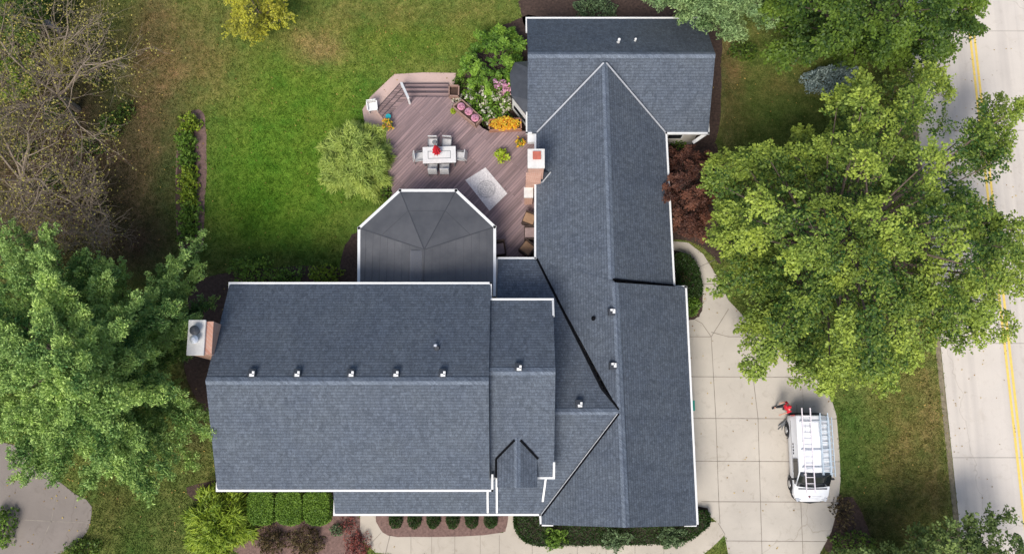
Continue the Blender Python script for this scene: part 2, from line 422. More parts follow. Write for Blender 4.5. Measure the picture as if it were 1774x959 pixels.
o=mix(nt,f1,mix(nt,1.0,o,(.62,.84,.7),'MULTIPLY'),mix(nt,1.0,o,(1.5,1.12,1.35),'MULTIPLY'))
f2=ramp(nt,tex(nt,2.6,6,.8,dist=.8),.36,.64)
o=mix(nt,f2,mix(nt,1.0,o,(.58,.64,.55),'MULTIPLY'),mix(nt,1.0,o,(1.42,1.34,1.5),'MULTIPLY'))
f3=ramp(nt,tex(nt,16,3,.8),.33,.67)
o=mix(nt,f3,mix(nt,1.0,o,(.60,.62,.55),'MULTIPLY'),mix(nt,1.0,o,(1.38,1.36,1.5),'MULTIPLY'))
nt.links.new(o,gb.inputs['Base Color']); gb.inputs['Roughness'].default_value=.95; gb.inputs['Specular IOR Level'].default_value=.1
bump(nt,gb,tex(nt,12,5,.85),1.0,.09)
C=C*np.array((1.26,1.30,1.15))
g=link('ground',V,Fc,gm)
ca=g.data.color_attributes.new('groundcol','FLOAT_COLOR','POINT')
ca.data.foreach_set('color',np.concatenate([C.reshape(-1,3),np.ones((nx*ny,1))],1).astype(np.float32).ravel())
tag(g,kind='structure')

# real grass tufts over the lawn so it is not a flat sheet
def grass(n,poly_px):
    poly=np.array([(p.x,p.y) for p in PP(poly_px)])
    lo,hi=poly.min(0),poly.max(0)
    pts=rng.uniform(lo,hi,(n*2,2)); ins=inside(pts,poly); pts=pts[ins][:n]
    return pts
def inside(pts,poly):
    x,y=pts[:,0],pts[:,1]; r=np.zeros(len(pts),bool); j=len(poly)-1
    for i in range(len(poly)):
        xi,yi=poly[i]; xj,yj=poly[j]
        c=((yi>y)!=(yj>y))&(x<(xj-xi)*(y-yi)/((yj-yi) or 1e-9)+xi); r^=c; j=i
    return r

# ------------------------------------------------ road and drives
def xs_line(px0,py0,px1,py1,z): 
    a,b=P(px0,py0,z),P(px1,py1,z); k=(b.x-a.x)/(b.y-a.y)
    return lambda y:a.x+(y-a.y)*k
re=xs_line(1580,130,1661,900,0)
ry0,ry1=-60,90
sheet('road',[(re(ry0),ry0),(re(ry0)+7.6,ry0),(re(ry1)+7.6,ry1),(re(ry1),ry1)],.02,M['road'])
jb=MB()
for k in range(-9,15):
    y=P(1650,792).y+k*5.95
    jb.add([(re(y),y-.012,.024),(re(y)+7.6,y-.012,.024),(re(y)+7.6,y+.012,.024),(re(y),y+.012,.024)],[(0,1,2,3)])
tag(jb.build('road_joints',M['joint']),kind='structure')
yl=xs_line(1680,40,1764,790,0)
yb=MB()
for d in(-.14,.10):
    y0=-60
    while y0<90:
        yb.add([(yl(y0)+d,y0,.028),(yl(y0)+d+.13,y0,.028),(yl(y0+10)+d+.13,y0+10,.028),(yl(y0+10)+d,y0+10,.028)],[(0,1,2,3)]); y0+=10.02
tag(yb.build('road_centre_line',M['yellow']),kind='structure')
# dirt verge along the kerbless road edge
sheet('road_verge',[(re(ry0)-.28,ry0),(re(ry0)-.02,ry0),(re(ry1)-.02,ry1),(re(ry1)-.28,ry1)],.012,mat('dry_verge',(.24,.20,.13),.95,.35,5,fine=30))
# driveway
dr=PP([(1165,418),(1192,420),(1218,440),(1240,475),(1262,520),(1300,560),(1350,600),(1400,640),(1440,690),(1449,720),(1454,780),(1456,830),(1451,880),(1440,920),(1418,962),(1400,1100),(1300,1100),(1262,962),(1256,930),(1244,905),(1226,890),(1180,890),(1160,700),(1150,500)])
sheet('driveway',[p for p in dr],.02,M['drive'])
jd=MB()
def joint(a,b,z=.024,w_=.018):
    a,b=P(*a),P(*b); d=(b-a).normalized(); n=Vector((-d.y,d.x,0))*w_
    jd.add([(a+n).to_tuple()[:2]+(z,),(a-n).to_tuple()[:2]+(z,),(b-n).to_tuple()[:2]+(z,),(b+n).to_tuple()[:2]+(z,)],[(0,1,2,3)])
for y,x0,x1 in((652,1195,1395),(724,1200,1449),(798,1200,1454),(868,1215,1452),(936,1257,1432)): joint((x0,y),(x1,y+1))
joint((1232,583),(1240,724)); joint((1240,724),(1245,868)); joint((1245,868),(1247,906))
joint((1303,640),(1313,724)); joint((1313,724),(1320,962)); joint((1380,700),(1391,962))
joint((1160,583),(1232,583)); joint((1232,583),(1262,535),z=.0245); joint((1232,583),(1216,560),z=.0245)
joint((1232,575),(1262,583),z=.0245); joint((1262,583),(1300,583)); joint((1213,492),(1262,492)); joint((1212,462),(1238,450)); joint((1301,540),(1303,640))
joint((1216,560),(1195,548))
# ------------- walks in front
wk=PP([(624,880),(624,915),(632,938),(650,956),(700,962),(1215,962),(1236,945),(1256,925),(1244,903),(1228,903),(1210,925),(1180,938),(980,940),(940,945),(905,936),(893,915),(890,870),(872,870),(876,905),(872,922),(700,927),(672,922),(658,905),(655,880)])
sheet('front_walk',wk,.016,M['walk'])
for x in (712,748,788,832,865,922,1000,1050,1100,1150): joint((x,926 if x<880 else 938),(x,961),z=.021,w_=.012)
joint((676,925),(668,958),z=.021,w_=.02); joint((645,938),(660,922),z=.021,w_=.012); joint((1244,905),(1256,925),.025)
tag(jd.build('driveway_joints',M['joint']),kind='structure')
# left neighbour drive
ld=PP([(-80,760),(20,765),(60,790),(120,850),(160,870),(158,900),(150,925),(120,950),(60,980),(-80,1100)])
sheet('left_drive',smoothpoly(ld,1),.02,M['oldwalk'])
jd=MB(); joint((97,855),(90,900)); joint((90,900),(60,965)); joint((10,898),(88,902)); joint((88,902),(157,905)); tag(jd.build('left_drive_joints',M['joint']),kind='structure')
# beds
bed([(330,192),(345,188),(358,198),(357,300),(354,420),(345,440),(305,440),(304,300),(312,210)],M['mulch_pink'],.013)
bed([(314,215),(338,200),(342,300),(340,430),(308,430),(304,300)],M['mulch'],.018)
bed([(370,470),(620,455),(640,500),(640,560),(420,600),(420,770),(375,750),(345,705),(318,640),(310,560),(330,500)],M['mulch'],.013)
bed([(590,440),(612,400),(640,400),(640,500),(590,500)],M['mulch'],.019)
bed([(895,-20),(1250,-30),(1252,60),(1250,130),(1246,240),(1225,262),(1150,262),(1100,60),(920,60),(905,40)],M['mulch'],.013)
bed([(815,110),(830,70),(870,45),(925,20),(960,60),(960,230),(840,235),(790,170)],M['mulch'],.013)
bed([(1140,225),(1240,225),(1250,300),(1262,380),(1255,470),(1225,430),(1190,415),(1140,418)],M['mulch'],.014)
bed([(1150,430),(1195,442),(1212,470),(1218,520),(1214,548),(1195,556),(1150,556)],M['mulch'],.026)
bed([(430,890),(600,890),(626,890),(626,930),(640,965),(400,965),(400,930)],M['mulch_pink'],.013)
bed([(320,830),(600,830),(600,895),(430,895),(330,870)],M['mulch'],.016)
bed([(652,876),(880,876),(880,908),(872,926),(680,931),(660,920),(650,900)],M['mulch_pink'],.021,jit=.02)
bed([(895,880),(1225,870),(1228,895),(1212,920),(1180,936),(960,938),(915,930),(897,912)],M['mulch'],.028,jit=.0)
#bed([(-60,20),(100,20),(200,180),(250,300),(270,400),(270,470),(120,560),(-80,560)],M['litter'],.011,name='leaf_litter',jit=.25)
bed([(1430,880),(1475,850),(1500,900),(1520,965),(1420,965)],M['mulch'],.013)

# ------------------------------------------------ roofs helper
def plane_uv(pts):
    n=(pts[1]-pts[0]).cross(pts[-1]-pts[0]).normalized()
    if n.z<0: n=-n
    u=Vector((0,0,1)).cross(n); u=u.normalized() if u.length>1e-4 else Vector((1,0,0))
    v=n.cross(u)
    return lambda p:(p.dot(u),p.dot(v))
def roof(pts,parent,m=None,t=.16,name='roof'):
    pts=[Vector(p) for p in pts]
    return MB().slab(pts,t).build(name,m or M['shingle'],parent,uv=plane_uv(pts))
def ridge(a,b,parent,wd=.34,slope=.5,name='ridge_cap',m=None):
    a,b=Vector(a),Vector(b); d=(b-a).normalized(); u=d.cross(Vector((0,0,1))).normalized()*(wd/2)
    dz=Vector((0,0,wd/2*slope)); up=Vector((0,0,.03))
    mb=MB(); mb.add([a-u-dz+up,a+up*1.3,a+u-dz+up,b-u-dz+up,b+up*1.3,b+u-dz+up],[(0,1,4,3),(1,2,5,4)])
    o=mb.build(name,m or M['ridge'],parent,uv=lambda p:(p.x*.9+p.y,(p-a).dot(u.normalized())*.5))
    sm=o.modifiers.new('s','SOLIDIFY'); sm.thickness=.02
    return o
def strip(pts,parent,wd,m,name,lift=.012):
    mb=MB()
    for a,b in zip(pts[:-1],pts[1:]):
        mb.beam(Vector(a)+Vector((0,0,lift)),Vector(b)+Vector((0,0,lift)),wd,.03)
    return mb.build(name,m,parent)
def gutter(pts,parent,name='gutter',wd=.095):
    mb=MB()
    for a,b in zip(pts[:-1],pts[1:]):
        a,b=Vector(a),Vector(b); d=(b-a).normalized()*(wd/2*.98)
        mb.beam(a-d+Vector((0,0,.02)),b+d+Vector((0,0,.02)),wd,.14)
    return mb.build(name,M['white'],parent)

house=empty('house',(0,5,0),'large house with dark slate grey shingle roofs and white gutters','house')
# --- main block A
ax0,ax1,ay0,ay1,ez,rz_=-13.45,-1.02,-2.27,7.27,5.4,7.8; ary=2.52
wallA=MB().prism([(ax0+.45,ay0+.4),(ax1-.02,ay0+.4),(ax1-.02,ay1-.4),(ax0+.45,ay1-.4)],0,ez-.02)
yN,yS=ay1-.4,ay0+.4; zr=rz_-.2; kk=(rz_-ez)/(ay1-ary)
zN=ez+.4*kk-.2; zS=zN
for x0,x1 in((ax0+.45,ax1-.02),): wallA.add([(x0,yS,ez-.03),(x1,yS,ez-.03),(x1,yN,ez-.03),(x0,yN,ez-.03),(x0,ary,zr),(x1,ary,zr)],[(0,3,4),(1,5,2),(0,4,5,1),(3,2,5,4)])
wa=wallA.build('wall',M['siding'],house); wa['label']='cream lap siding walls of the tall left block'
RA_N=roof([(ax0,ay1,ez),(ax1,ay1,ez),(ax1,ary,rz_),(ax0,ary,rz_)],house)
RA_N['label']='north slope of the tall left roof, with five small vents and a vent pipe'
RA_S=roof([(ax0,ay0,ez),(ax1,ay0,ez),(ax1,ary,rz_),(ax0,ary,rz_)],house)
ridge((ax0,ary,rz_),(ax1,ary,rz_),RA_S)
gutter([(ax0+.02,ay1-.42,ez+.02),(ax0,ay1+.03,ez),(ax1,ay1+.03,ez),(ax1+.03,6.55,ez)],RA_N)
gutter([(ax0,ay0+.3,ez+.03),(ax0,ay0-.03,ez),(ax1+.12,ay0-.03,ez),(ax1+.12,ay0+.65,ez)],RA_S)
# --- block B
bx0,bx1=-1.02,1.93; byN,byS,bry,brz=6.45,-1.73,2.97,7.38; bzN=brz-(byN-bry)*.5; bzS=brz-(bry-byS)*.5
wb=MB().prism([(bx0+.02,byS+.35),(bx1-.3,byS+.35),(bx1-.3,byN-.35),(bx0+.02,byN-.35)],0,bzS-.1)
wb.add([(bx1-.3,byS+.35,bzS-.12),(bx1-.3,byN-.35,bzS-.12),(bx1-.3,byN-.35,bzN-.1),(bx1-.3,bry,brz-.2),(bx1-.3,byS+.35,bzS-.06)],[(0,1,2,3,4)])
wb.add([(bx0+.02,byN-.35,bzS-.12),(bx1-.3,byN-.35,bzS-.12),(bx1-.3,byN-.35,bzN-.05),(bx0+.02,byN-.35,bzN-.05)],[(1,0,3,2)])
wb.build('wall',M['siding'],house)
RB_N=roof([(bx0,byN,bzN),(bx1,byN,bzN),(bx1,bry,brz),(bx0,bry,brz)],house)
RB_S=roof([(bx0,byS,bzS),(bx1,byS,bzS),(bx1,bry,brz),(bx0,bry,brz)],house)
ridge((bx0,bry,brz),(bx1,bry,brz),RB_S)
gutter([(bx0+.05,byN+.03,bzN),(bx1,byN+.03,bzN),(bx1,byN-.75,bzN+.36)],RB_N)
gutter([(bx0+.1,byS-.03,bzS),(bx0+.38,byS-.03,bzS)],RB_S)
gutter([(1.12,byS-.03,bzS),(bx1,byS-.03,bzS),(bx1,byS+.65,bzS+.33)],RB_S)
# --- entry gable G
gx,gy0,gz=.25,-2.15,5.92; gxl,gxr=-.68,1.15; gze=5.46
gyr=bry-(brz-gz)*2; gye=bry-(brz-gze)*2
RGw=roof([(gxl,gy0,gze),(gx,gy0,gz),(gx,gyr,gz),(gxl,gye,gze)],house,t=.14)
RGe=roof([(gxr,gy0,gze),(gx,gy0,gz),(gx,gyr,gz),(gxr,gye,gze)],house,t=.14)
ridge((gx,gy0,gz),(gx,gyr,gz),RGe,.28)
strip([(gx-.14,gyr-.10,gz+.02),(gxl-.05,gye-.02,gze+.03),(gxl-.05,byS,gze+.02)],RGw,.10,M['black'],'valley_flashing')  # last leg, along the eave, is a dark strip painting the gable's shadow
strip([(gx+.14,gyr-.10,gz+.02),(gxr+.05,gye-.02,gze+.03)],RGe,.10,M['black'],'valley_flashing')
MB().add([(gxl+.12,gy0+.2,2.9),(gxr-.12,gy0+.2,2.9),(gxr-.12,gy0+.2,gze-.1),(gx,gy0+.2,gz-.16),(gxl+.12,gy0+.2,gze-.1),
  (gxl+.12,byS+.6,2.9),(gxr-.12,byS+.6,2.9),(gxr-.12,byS+.6,gze-.1),(gx,byS+.6,gz-.16),(gxl+.12,byS+.6,gze-.1)],
  [(0,1,2,3,4),(9,8,7,6,5),(0,4,9,5),(1,6,7,2)]).build('wall',M['siding'],house)
# --- long wing C
cz=2.8
W0=Vector((1.24,15.75,cz)); W1=Vector((1.21,9.08,cz)); SW=Vector((1.39,-4.04,cz))
NW_r=P(1048,108,5.02); r1=P(1060,484,5.12); r2=P(1066,489,5.25); r3=P(1073,712,5.25); r4=P(1085,913,5.3)
E0=Vector((8.04,15.75,cz)); E1=P(1167,496,cz); G0=P(1187,497,cz); G1=Vector((8.9,-4.08,cz))
# walls of C : one-storey wing, then garage
cw=MB().prism([(1.6,19),(7.7,19),(7.75,7.6),(7.75,1),(1.6,1)],0,2.65); cw.build('wall',M['siding'],house)
gw=MB().prism([(1.75,1.2),(4.9,1.2),(4.9,7.2),(8.45,7.2),(8.52,-3.7),(1.75,-3.7)],0,2.64)
gw.add([(1.75,-3.7,2.63),(8.52,-3.7,2.63),(5.2,-3.7,5.0),(1.75,-3.5,2.63),(8.52,-3.5,2.63),(5.2,-3.5,5.0)],[(0,1,2),(5,4,3),(0,2,5,3),(1,4,5,2)])
gw.add([(4.9,7.22,2.6),(8.4,7.22,2.6),(8.4,7.22,2.9),(4.96,7.22,5.05)],[(0,1,2,3),(3,2,1,0)]); gw.build('wall',M['siding'],house)
vk=Vector((4.25,2.35,0)); 
def zW(x): return cz+(x-1.22)*.648
vk.z=zW(vk.x)
RCW=roof([W0,W1,r3,r2,r1,NW_r],house); RCW['label']='long west slope of the right wing'
RCE=roof([E0,E1,r1,NW_r],house)
RCG=roof([G0,G1,r4,r3,r2],house); RCG['label']='east slope of the garage roof'
RCS=roof([SW,r4,r3,(1.39,-3.56,cz)],house)
ridge(NW_r,r1,RCW,.32,.65); ridge(r2,r4,RCG,.32,.65)
gutter([W0+Vector((-.02,-.1,0)),W1+Vector((-.03,0,0))],RCW)
gutter([E0+Vector((.04,0,0)),E1+Vector((.04,0,0)),G0+Vector((0,.02,0)),G0+Vector((.04,0,0)),G1+Vector((.04,0,0)),G1+Vector((-.55,-.0,.0))],RCG)
gutter([SW+Vector((.55,-.02,0)),SW+Vector((0,-.02,0)),Vector((1.36,-3.58,cz))],RCS)
strip([r1+Vector((.05,.02,-.02)),E1+Vector((0,.03,.05))],RCE,.09,M['black'],'step_shadow_strip',.03)  # black strip painting in the shadow line below the garage roof step
# small raked fascia where garage roof steps above the wing roof
MB().add([r2+Vector((0,0,-.02)),G0+Vector((0,0,0)),G0+Vector((0,0,-.18)),r2+Vector((0,0,-.3))],[(0,1,2,3),(3,2,1,0)]).build('rake_board',M['dmetal'],house)
# --- top block E
ex0,ex1,eyS,eyN,ery,erz=.80,10.28,15.76,22.21,19.1,5.05
eS=[(ex0,eyS,cz),(ex1,eyS,cz),(ex1,ery,erz),(ex0,ery,erz)]
we=MB().prism([(ex0+.3,eyS+.35),(ex1-.3,eyS+.35),(ex1-.3,eyN-.35),(ex0+.3,eyN-.35)],0,cz-.06)
x0,x1=ex0+.3,ex1-.3
we.add([(x0,eyS+.35,cz-.08),(x1,eyS+.35,cz-.08),(x1,eyN-.35,cz-.08),(x0,eyN-.35,cz-.08),(x0,ery,erz-.2),(x1,ery,erz-.2)],[(0,3,4),(1,5,2),(0,4,5,1),(3,2,5,4)])
we.build('wall',M['siding'],house)
vz=.004
RES=roof(eS,house); RES['label']='south slope of the top block roof, cut by two pale valleys'
REN=roof([(ex0,eyN,cz),(ex1-.0,eyN,cz),(ex1,ery,erz),(ex0,ery,erz)],house); REN['label']='north slope of the top block roof with two white vent pipes'
ridge((ex0,ery,erz),(ex1,ery,erz),RES,.34,.66)
gutter([(ex0-.02,eyN-.75,cz+.02),(ex0-.02,eyN+.02,cz),(ex1,eyN+.02,cz)],REN)
gutter([(ex0-.02,eyS+1.1,cz),(ex0-.02,eyS,cz),(ex0+.2,eyS,cz)],RES)
gutter([(8.05,eyS-.02,cz),(ex1+.02,eyS-.02,cz),(ex1+.02,eyS+.6,cz)],RES)
zc=.06
strip([NW_r+Vector((-.07,-.05,0)),Vector((1.30,15.75,cz+zc))],RES,.075,M['flash'],'valley_flashing',.06)
strip([NW_r+Vector((.07,-.05,0)),Vector((8.02,15.75,cz+zc))],RES,.075,M['flash'],'valley_flashing',.06)
# --- connector D
dz_r=5.22; dry=1.27
RDN=roof([(-.74,9.06,cz),(1.22,9.06,cz),(vk.x,vk.y,vk.z+.01),(r3.x,dry,dz_r),(1.0,dry,dz_r),(-.74,5.9,3.78)],house)
RDS=roof([(-8.56,-3.56,cz),(1.39,-3.56,cz),(r3.x,dry,dz_r),(1.0,dry,dz_r),(.9,-1.2,cz+2.36*.5),(-1.3,-1.75,3.7),(-8.56,-1.75,3.7)],house); RDS['label']='long front porch slope under the tall left block'
ridge((1.6,dry,dz_r),(r3.x,dry,dz_r),RDS,.3,.4)
strip([(1.27,9.02,cz+.02),(vk.x,vk.y,vk.z),(r3.x,dry+.1,dz_r)],RDN,.115,M['black'],'valley_flashing',.05)
strip([(1.45,-3.62,cz+.03),(r3.x-.02,dry-.12,dz_r+.02)],RDS,.065,M['black'],'valley_flashing',.05)
strip([(1.38,-3.58,cz+.03),(r3.x-.09,dry-.1,dz_r+.02)],RDS,.022,M['flash'],'valley_flashing',.05)
gutter([(-.78,5.95,cz),(-.78,9.06,cz),(1.22,9.06,cz)],RDN)
gutter([(-8.58,-2.1,cz+.02),(-8.58,-3.58,cz),(1.36,-3.58,cz)],RDS)
MB().prism([(-.5,6.0),(1.7,6.0),(1.7,8.7),(-.5,8.7)],0,2.65).build('wall',M['siding'],house)
# downspouts lying on the porch slope
def onS(x,y): return Vector((x,y,cz+(y+3.56)*.497+.07))
for pts in ([onS(-1.17,-2.3),onS(-1.17,-3.5)],[onS(-.73,-1.8),onS(-.73,-3.5)],[onS(1.62,-1.75),onS(1.47,-2.95)]):
    MB().beam(pts[0],pts[1],.09,.07).build('downspout',M['white'],house)
# porch posts under porch roof and its floor slab
for x in (-8.2,-5.9,-3.6,-1.3): MB().box((x,-3.3,1.35),(.2,.2,2.7)).build('post',M['white'],house)
MB().prism([(-8.5,-3.4),(-.6,-3.4),(-.6,-1.7),(-8.5,-1.7)],0,.15).build('porch_floor',M['walk'],house)
# front wing wall under D south
MB().prism([(-.4,-3.2),(1.8,-3.2),(1.8,1),(-.4,1)],0,2.6).build('wall',M['siding'],house)

# --- vents, placed on the slopes
def slopez(x,y,which):
    if which=='AN': return ez+(ay1-y)*kk
    if which=='BN': return bzN+(byN-y)*.5
    if which=='W': return zW(x)
    if which=='DN': return cz+(9.06-y)*(dz_r-cz)/(9.06-dry)
    if which=='EN': return cz+(eyN-y)*.66*1.05
def onroof(px,py,which):
    z=5.
    for _ in range(12):
        p=P(px,py,z); z=slopez(p.x,p.y,which)
    return P(px,py,z)
def boxvent(px,py,which,parent,rz,slope):
    p=onroof(px,py,which)
    mb=MB(); mb.box(p+Vector((0,0,.10)),(.33,.34,.20),rz=rz,rx=slope)
    o=mb.build('roof_vent',M['dmetal'],parent,bevel=.02)
    mb=MB(); d=Matrix.Rotation(rz,3,'Z')@Vector((.03,-.10,.24)); mb.box(p+d,(.20,.12,.07),rz=rz,rx=0).box(p+d+Matrix.Rotation(rz,3,'Z')@Vector((.06,.10,0)),(.10,.14,.07),rz=rz)
    c=mb.build('vent_hood',M['white'],parent)
for px in (438,516,609,686,767): boxvent(px,646,'AN',RA_N,0,-.46)
boxvent(898,636,'BN',RB_N,0,-.46)
for px,py in((1059,541),(1061,634)): boxvent(px,py,'W',RCW,R(90),.3)
boxvent(1003,699,'DN',RDN,0,-.3)
def pipe(px,py,which,parent,h,r,m):
    p=onroof(px,py,which)
    mb=MB().tube(p-Vector((0,0,.1)),p+Vector((0,0,h)),r,n=12); mb.tube(p-Vector((0,0,.02)),p+Vector((0,0,.06)),r*1.9,r*1.2,n=12)
    mb.build('vent_pipe',m,parent)
pipe(755,599,'AN',RA_N,.25,.06,M['alu']); MB().tube(onroof(757,603,'AN'),onroof(757,603,'AN')+Vector((0,0,.12)),.15,.1,n=14).build('pipe_boot',M['dmetal'],RA_N)
pipe(1071,75,'EN',REN,.45,.07,M['white']); pipe(1100,72,'EN',REN,.3,.055,M['white'])
pipe(1029,551,'W',RCW,.15,.07,M['black'])
# --- left chimney
cp=[P(336,556,8.2),P(364,557,8.2),P(361,616,8.2),P(327,610,8.2)]
cx0,cx1=ax0-.98,ax0-.14
cyS,cyN=P(345,613,7.6).y,P(345,556,7.6).y
chm=MB().bbox((cx0+.08,cyS,0),(cx1+.22,cyN,7.5)).build('chimney',M['brick'],house); chm['label']='pink brick chimney on the left end wall with a pale cap'
MB().bbox((cx0-.02,cyS-.06,7.5),(cx1-.08,cyN+.06,7.64)).build('chimney_cap',M['cap'],chm,bevel=.03)
for q,(yy,r_,m_) in enumerate(((cyN-.45,.17,'dmetal'),(cyS+.62,.15,'alu'))):
    MB().tube((cx0+.40,yy,7.62),(cx0+.40,yy,8.0),r_*.8,n=14).tube((cx0+.40,yy,7.98),(cx0+.40,yy,8.08),r_*1.3,r_*.5,n=14).build('flue',M[m_],chm)
# --- right chimney on the deck side
ctp=5.3; a=P(914,257,ctp); b=P(944,290,ctp)
chx=MB().bbox((a.x+.04,b.y+.04,.5),(b.x-.04,a.y-.04,ctp-.22))
chx.build('chimney',M['brick'],house)
ch2=house.children[-1]; ch2=[o for o in bpy.data.objects if o.name.startswith('chimney') and 'cap' not in o.name][-1]; ch2['label']='brick chimney rising beside the deck with a clay flue'
MB().bbox((a.x,b.y,ctp-.22),(b.x,a.y,ctp-.05)).build('chimney_cap',M['cap'],ch2,bevel=.02)
fx,fy=(P(930,269,ctp).x,P(930,269,ctp).y)
fb=MB().bbox((fx-.2,fy-.2,ctp-.06),(fx+.2,fy+.2,ctp+.03)); fb.build('flue',M['flue'],ch2)
# stepped shoulder below
s0=b.y-.12
MB().add([(a.x-.06,b.y-.12,.5),(b.x-.14,b.y-.12,.5),(b.x-.14,b.y+.05,.5),(a.x-.06,b.y+.05,.5),
 (a.x-.06,b.y-.12,3.2),(b.x-.14,b.y-.12,3.2),(b.x-.14,b.y+.05,4.3),(a.x-.06,b.y+.05,4.3)],[(3,2,1,0),(4,5,6,7),(0,1,5,4),(1,2,6,5),(2,3,7,6),(3,0,4,7)]).build('chimney_shoulder',M['brick'],ch2)
MB().bbox((a.x-.10,b.y-.62,.5),(a.x+.32,b.y-.1,2.15)).build('hearth',M['brick'],ch2)
MB().bbox((a.x-.14,b.y-.66,2.15),(a.x+.34,b.y-.1,2.24)).build('hearth_cap',M['cap'],ch2)
cr=onroof(945,304,'W')
MB().add([cr+Vector((-.25,.3,.05)),cr+Vector((-.25,-.35,.02)),cr+Vector((.35,.12,.05)),cr+Vector((-.25,.1,.4))],[(0,1,3),(1,2,3),(2,0,3),(0,2,1)]).build('cricket',M['dmetal'],ch2)
strip([onroof(933,318,'W'),onroof(940,316,'W'),onroof(954,299,'W')],ch2,.05,M['flash'],'flashing',.1)
# --- bay window of top block
bz=2.35
bayp=[P(891,108,bz),P(883,128,bz),P(886,166,bz),P(915,203,bz),P(925,203,bz),P(925,105,bz)]
cbay=Vector((ex0+.3,P(900,150,bz).y,bz+.55))
mb=MB(); k=len(bayp)
top=[Vector((ex0+.25,p.y*.0+cbay.y+(p.y-cbay.y)*.55,bz+.42)) for p in bayp]
mb.add([*bayp,*top],[(i,(i+1)%k,k+(i+1)%k,k+i) for i in range(k)]+[tuple(range(k))[::-1]])
mb.add([bayp[i]-Vector((0,0,.14)) for i in range(k)]+bayp,[(i,(i+1)%k,k+(i+1)%k,k+i) for i in range(k)])
bay=mb.build('bay_roof',M['dmetal'],house)
ctr=sum((p for p in bayp),Vector())/k
bw=[ctr+(p-ctr)*.9 for p in bayp]
bay_b=MB().prism([(p.x,p.y) for p in bw],.3,bz-.1).build('bay_window',M['white'],house)
def winpane(a,b,z0,z1,parent,off=.012):
    a,b=Vector(a),Vector(b); d=(b-a).normalized(); n=Vector((d.y,-d.x,0))
    if (n.dot((a+b)/2-ctr.to_3d()*1))<0: n=-n
    a2,b2=a+d*.14+n*off,b-d*.14+n*off
    MB().add([(a2.x,a2.y,z0),(b2.x,b2.y,z0),(b2.x,b2.y,z1),(a2.x,a2.y,z1)],[(0,1,2,3)]).build('pane',M['glass'],parent)
for i in(1,): winpane(bw[i],bw[i+1],1.0,1.9,bay_b)
winpane(bw[2],bw[3],.75,1.25,bay_b)
# corner white box near the deck door, and raking post at the far side
MB().bbox((P(914,232,2.6).x,P(914,246,2.6).y,2.3),(P(927,232,2.6).x+.02,P(914,232,2.6).y,2.62)).build('corner_box',M['white'],house,bevel=.01)
MB().beam(P(1222,232,2.4),P(1200,247,1.9),.16,.12).build('downspout',M['white'],house)
# --- windows, doors (seen only from the side)
def window(x,y,z,wd,ht,axis_,parent=house,name='window'):
    d=(wd,.08,ht) if axis_=='y' else (.08,wd,ht)
    f=MB().box((x,y,z),d).build(name,M['white'],parent)
    d2=(wd-.16,.1,ht-.16) if axis_=='y' else (.1,wd-.16,ht-.16)
    MB().box((x,y,z),d2).build('pane',M['glass'],f)
for x in(-12,-9.5,-7,-4.5,-2.3):
    window(x,ay0+.4,4.2,1.1,1.4,'y'); window(x,ay1-.4,4.2,1.1,1.4,'y')
for x in(-7,-5,-3): window(x,ay0+.4,1.5,1.1,1.5,'y')
for y in(.5,4.8): window(ax0+.45,y,4.1,1.1,1.4,'x'); window(ax0+.45,y,1.5,1.1,1.5,'x')
for y in(9,11,13.4): window(7.75,y,1.6,1.2,1.3,'x')
for y in(10.2,11.6): window(1.6,y,1.9,1.3,1.5,'x')
window(9.98,18.9,1.6,1.5,1.3,'x'); window(5,eyN-.35,1.6,1.5,1.3,'y'); window(8.8,eyS+.35,1.6,.9,1.2,'y')
for y in(4.6,-.6):
    gd=MB().bbox((8.44,y-1.6,.02),(8.6,y+1.6,2.2)).build('garage_door',M['white'],house)
    for k in range(1,4): MB().box((8.605,y,.55*k),(.01,3.15,.02)).build('panel_groove',M['tableline'],gd)
fd=MB().bbox((-4.6,ay0+.33,.15),(-3.7,ay0+.42,2.2)).build('front_door',M['redlight'],house)
# --- screened porch roof
hz=3.15
hp=[P(622,492,hz),P(622,395,hz),P(693,330,hz),P(790,330,hz),P(857,393,hz),P(857,488,hz)]
hp[0].y=min(hp[0].y,7.1); hp[5].y=min(hp[5].y,7.1)
hub=P(735,432,3.95)
back=[Vector((hub.x,7.0,3.95))]
m,nt,b=new_mat('charcoal_screen')
f=ramp(nt,tex(nt,.9,4,.6),.3,.7)
nt.links.new(mix(nt,f,(.075,.077,.083),(.12,.12,.125)),b.inputs['Base Color']); b.inputs['Roughness'].default_value=.42; b.inputs['Alpha'].default_value=.9
b.inputs['Specular IOR Level'].default_value=.45
M['screen']=m
M['seam']=mat('screen_seam',(.052,.054,.06),.6,.1)
pr=empty('screened_porch',(hub.x,9.5,0),'octagonal porch with a charcoal screen roof and white edge beside the deck','porch')
facets=[(hp[0],hp[1],hub,back[0]),(hp[1],hp[2],hub),(hp[2],hp[3],hub),(hp[3],hp[4],hub),(hp[4],hp[5],back[0],hub)]
for fc in facets:
    MB().slab(fc,.04).build('roof_panel',M['screen'],pr)
for q in hp[1:5]: strip([q,hub],pr,.05,M['seam'],'rib',.006)
strip([hub,back[0]],pr,.07,M['seam'],'rib',.01)
for t_ in(.35,):
    for a_,b_ in((hp[1],hp[2]),(hp[2],hp[3]),(hp[3],hp[4])): strip([a_.lerp(hub,t_),b_.lerp(hub,t_)],pr,.018,M['seam'],'seam',.008)
for k in range(1,9):
    t_=k/9
    if t_<.48: y_=hp[1].y
    a_=hp[1].lerp(hub,t_); strip([a_,Vector((a_.x,7.05,a_.z))],pr,.012,M['seam'],'seam',.003)
    a_=hp[4].lerp(hub,t_); strip([a_,Vector((a_.x,7.05,a_.z))],pr,.012,M['seam'],'seam',.003)
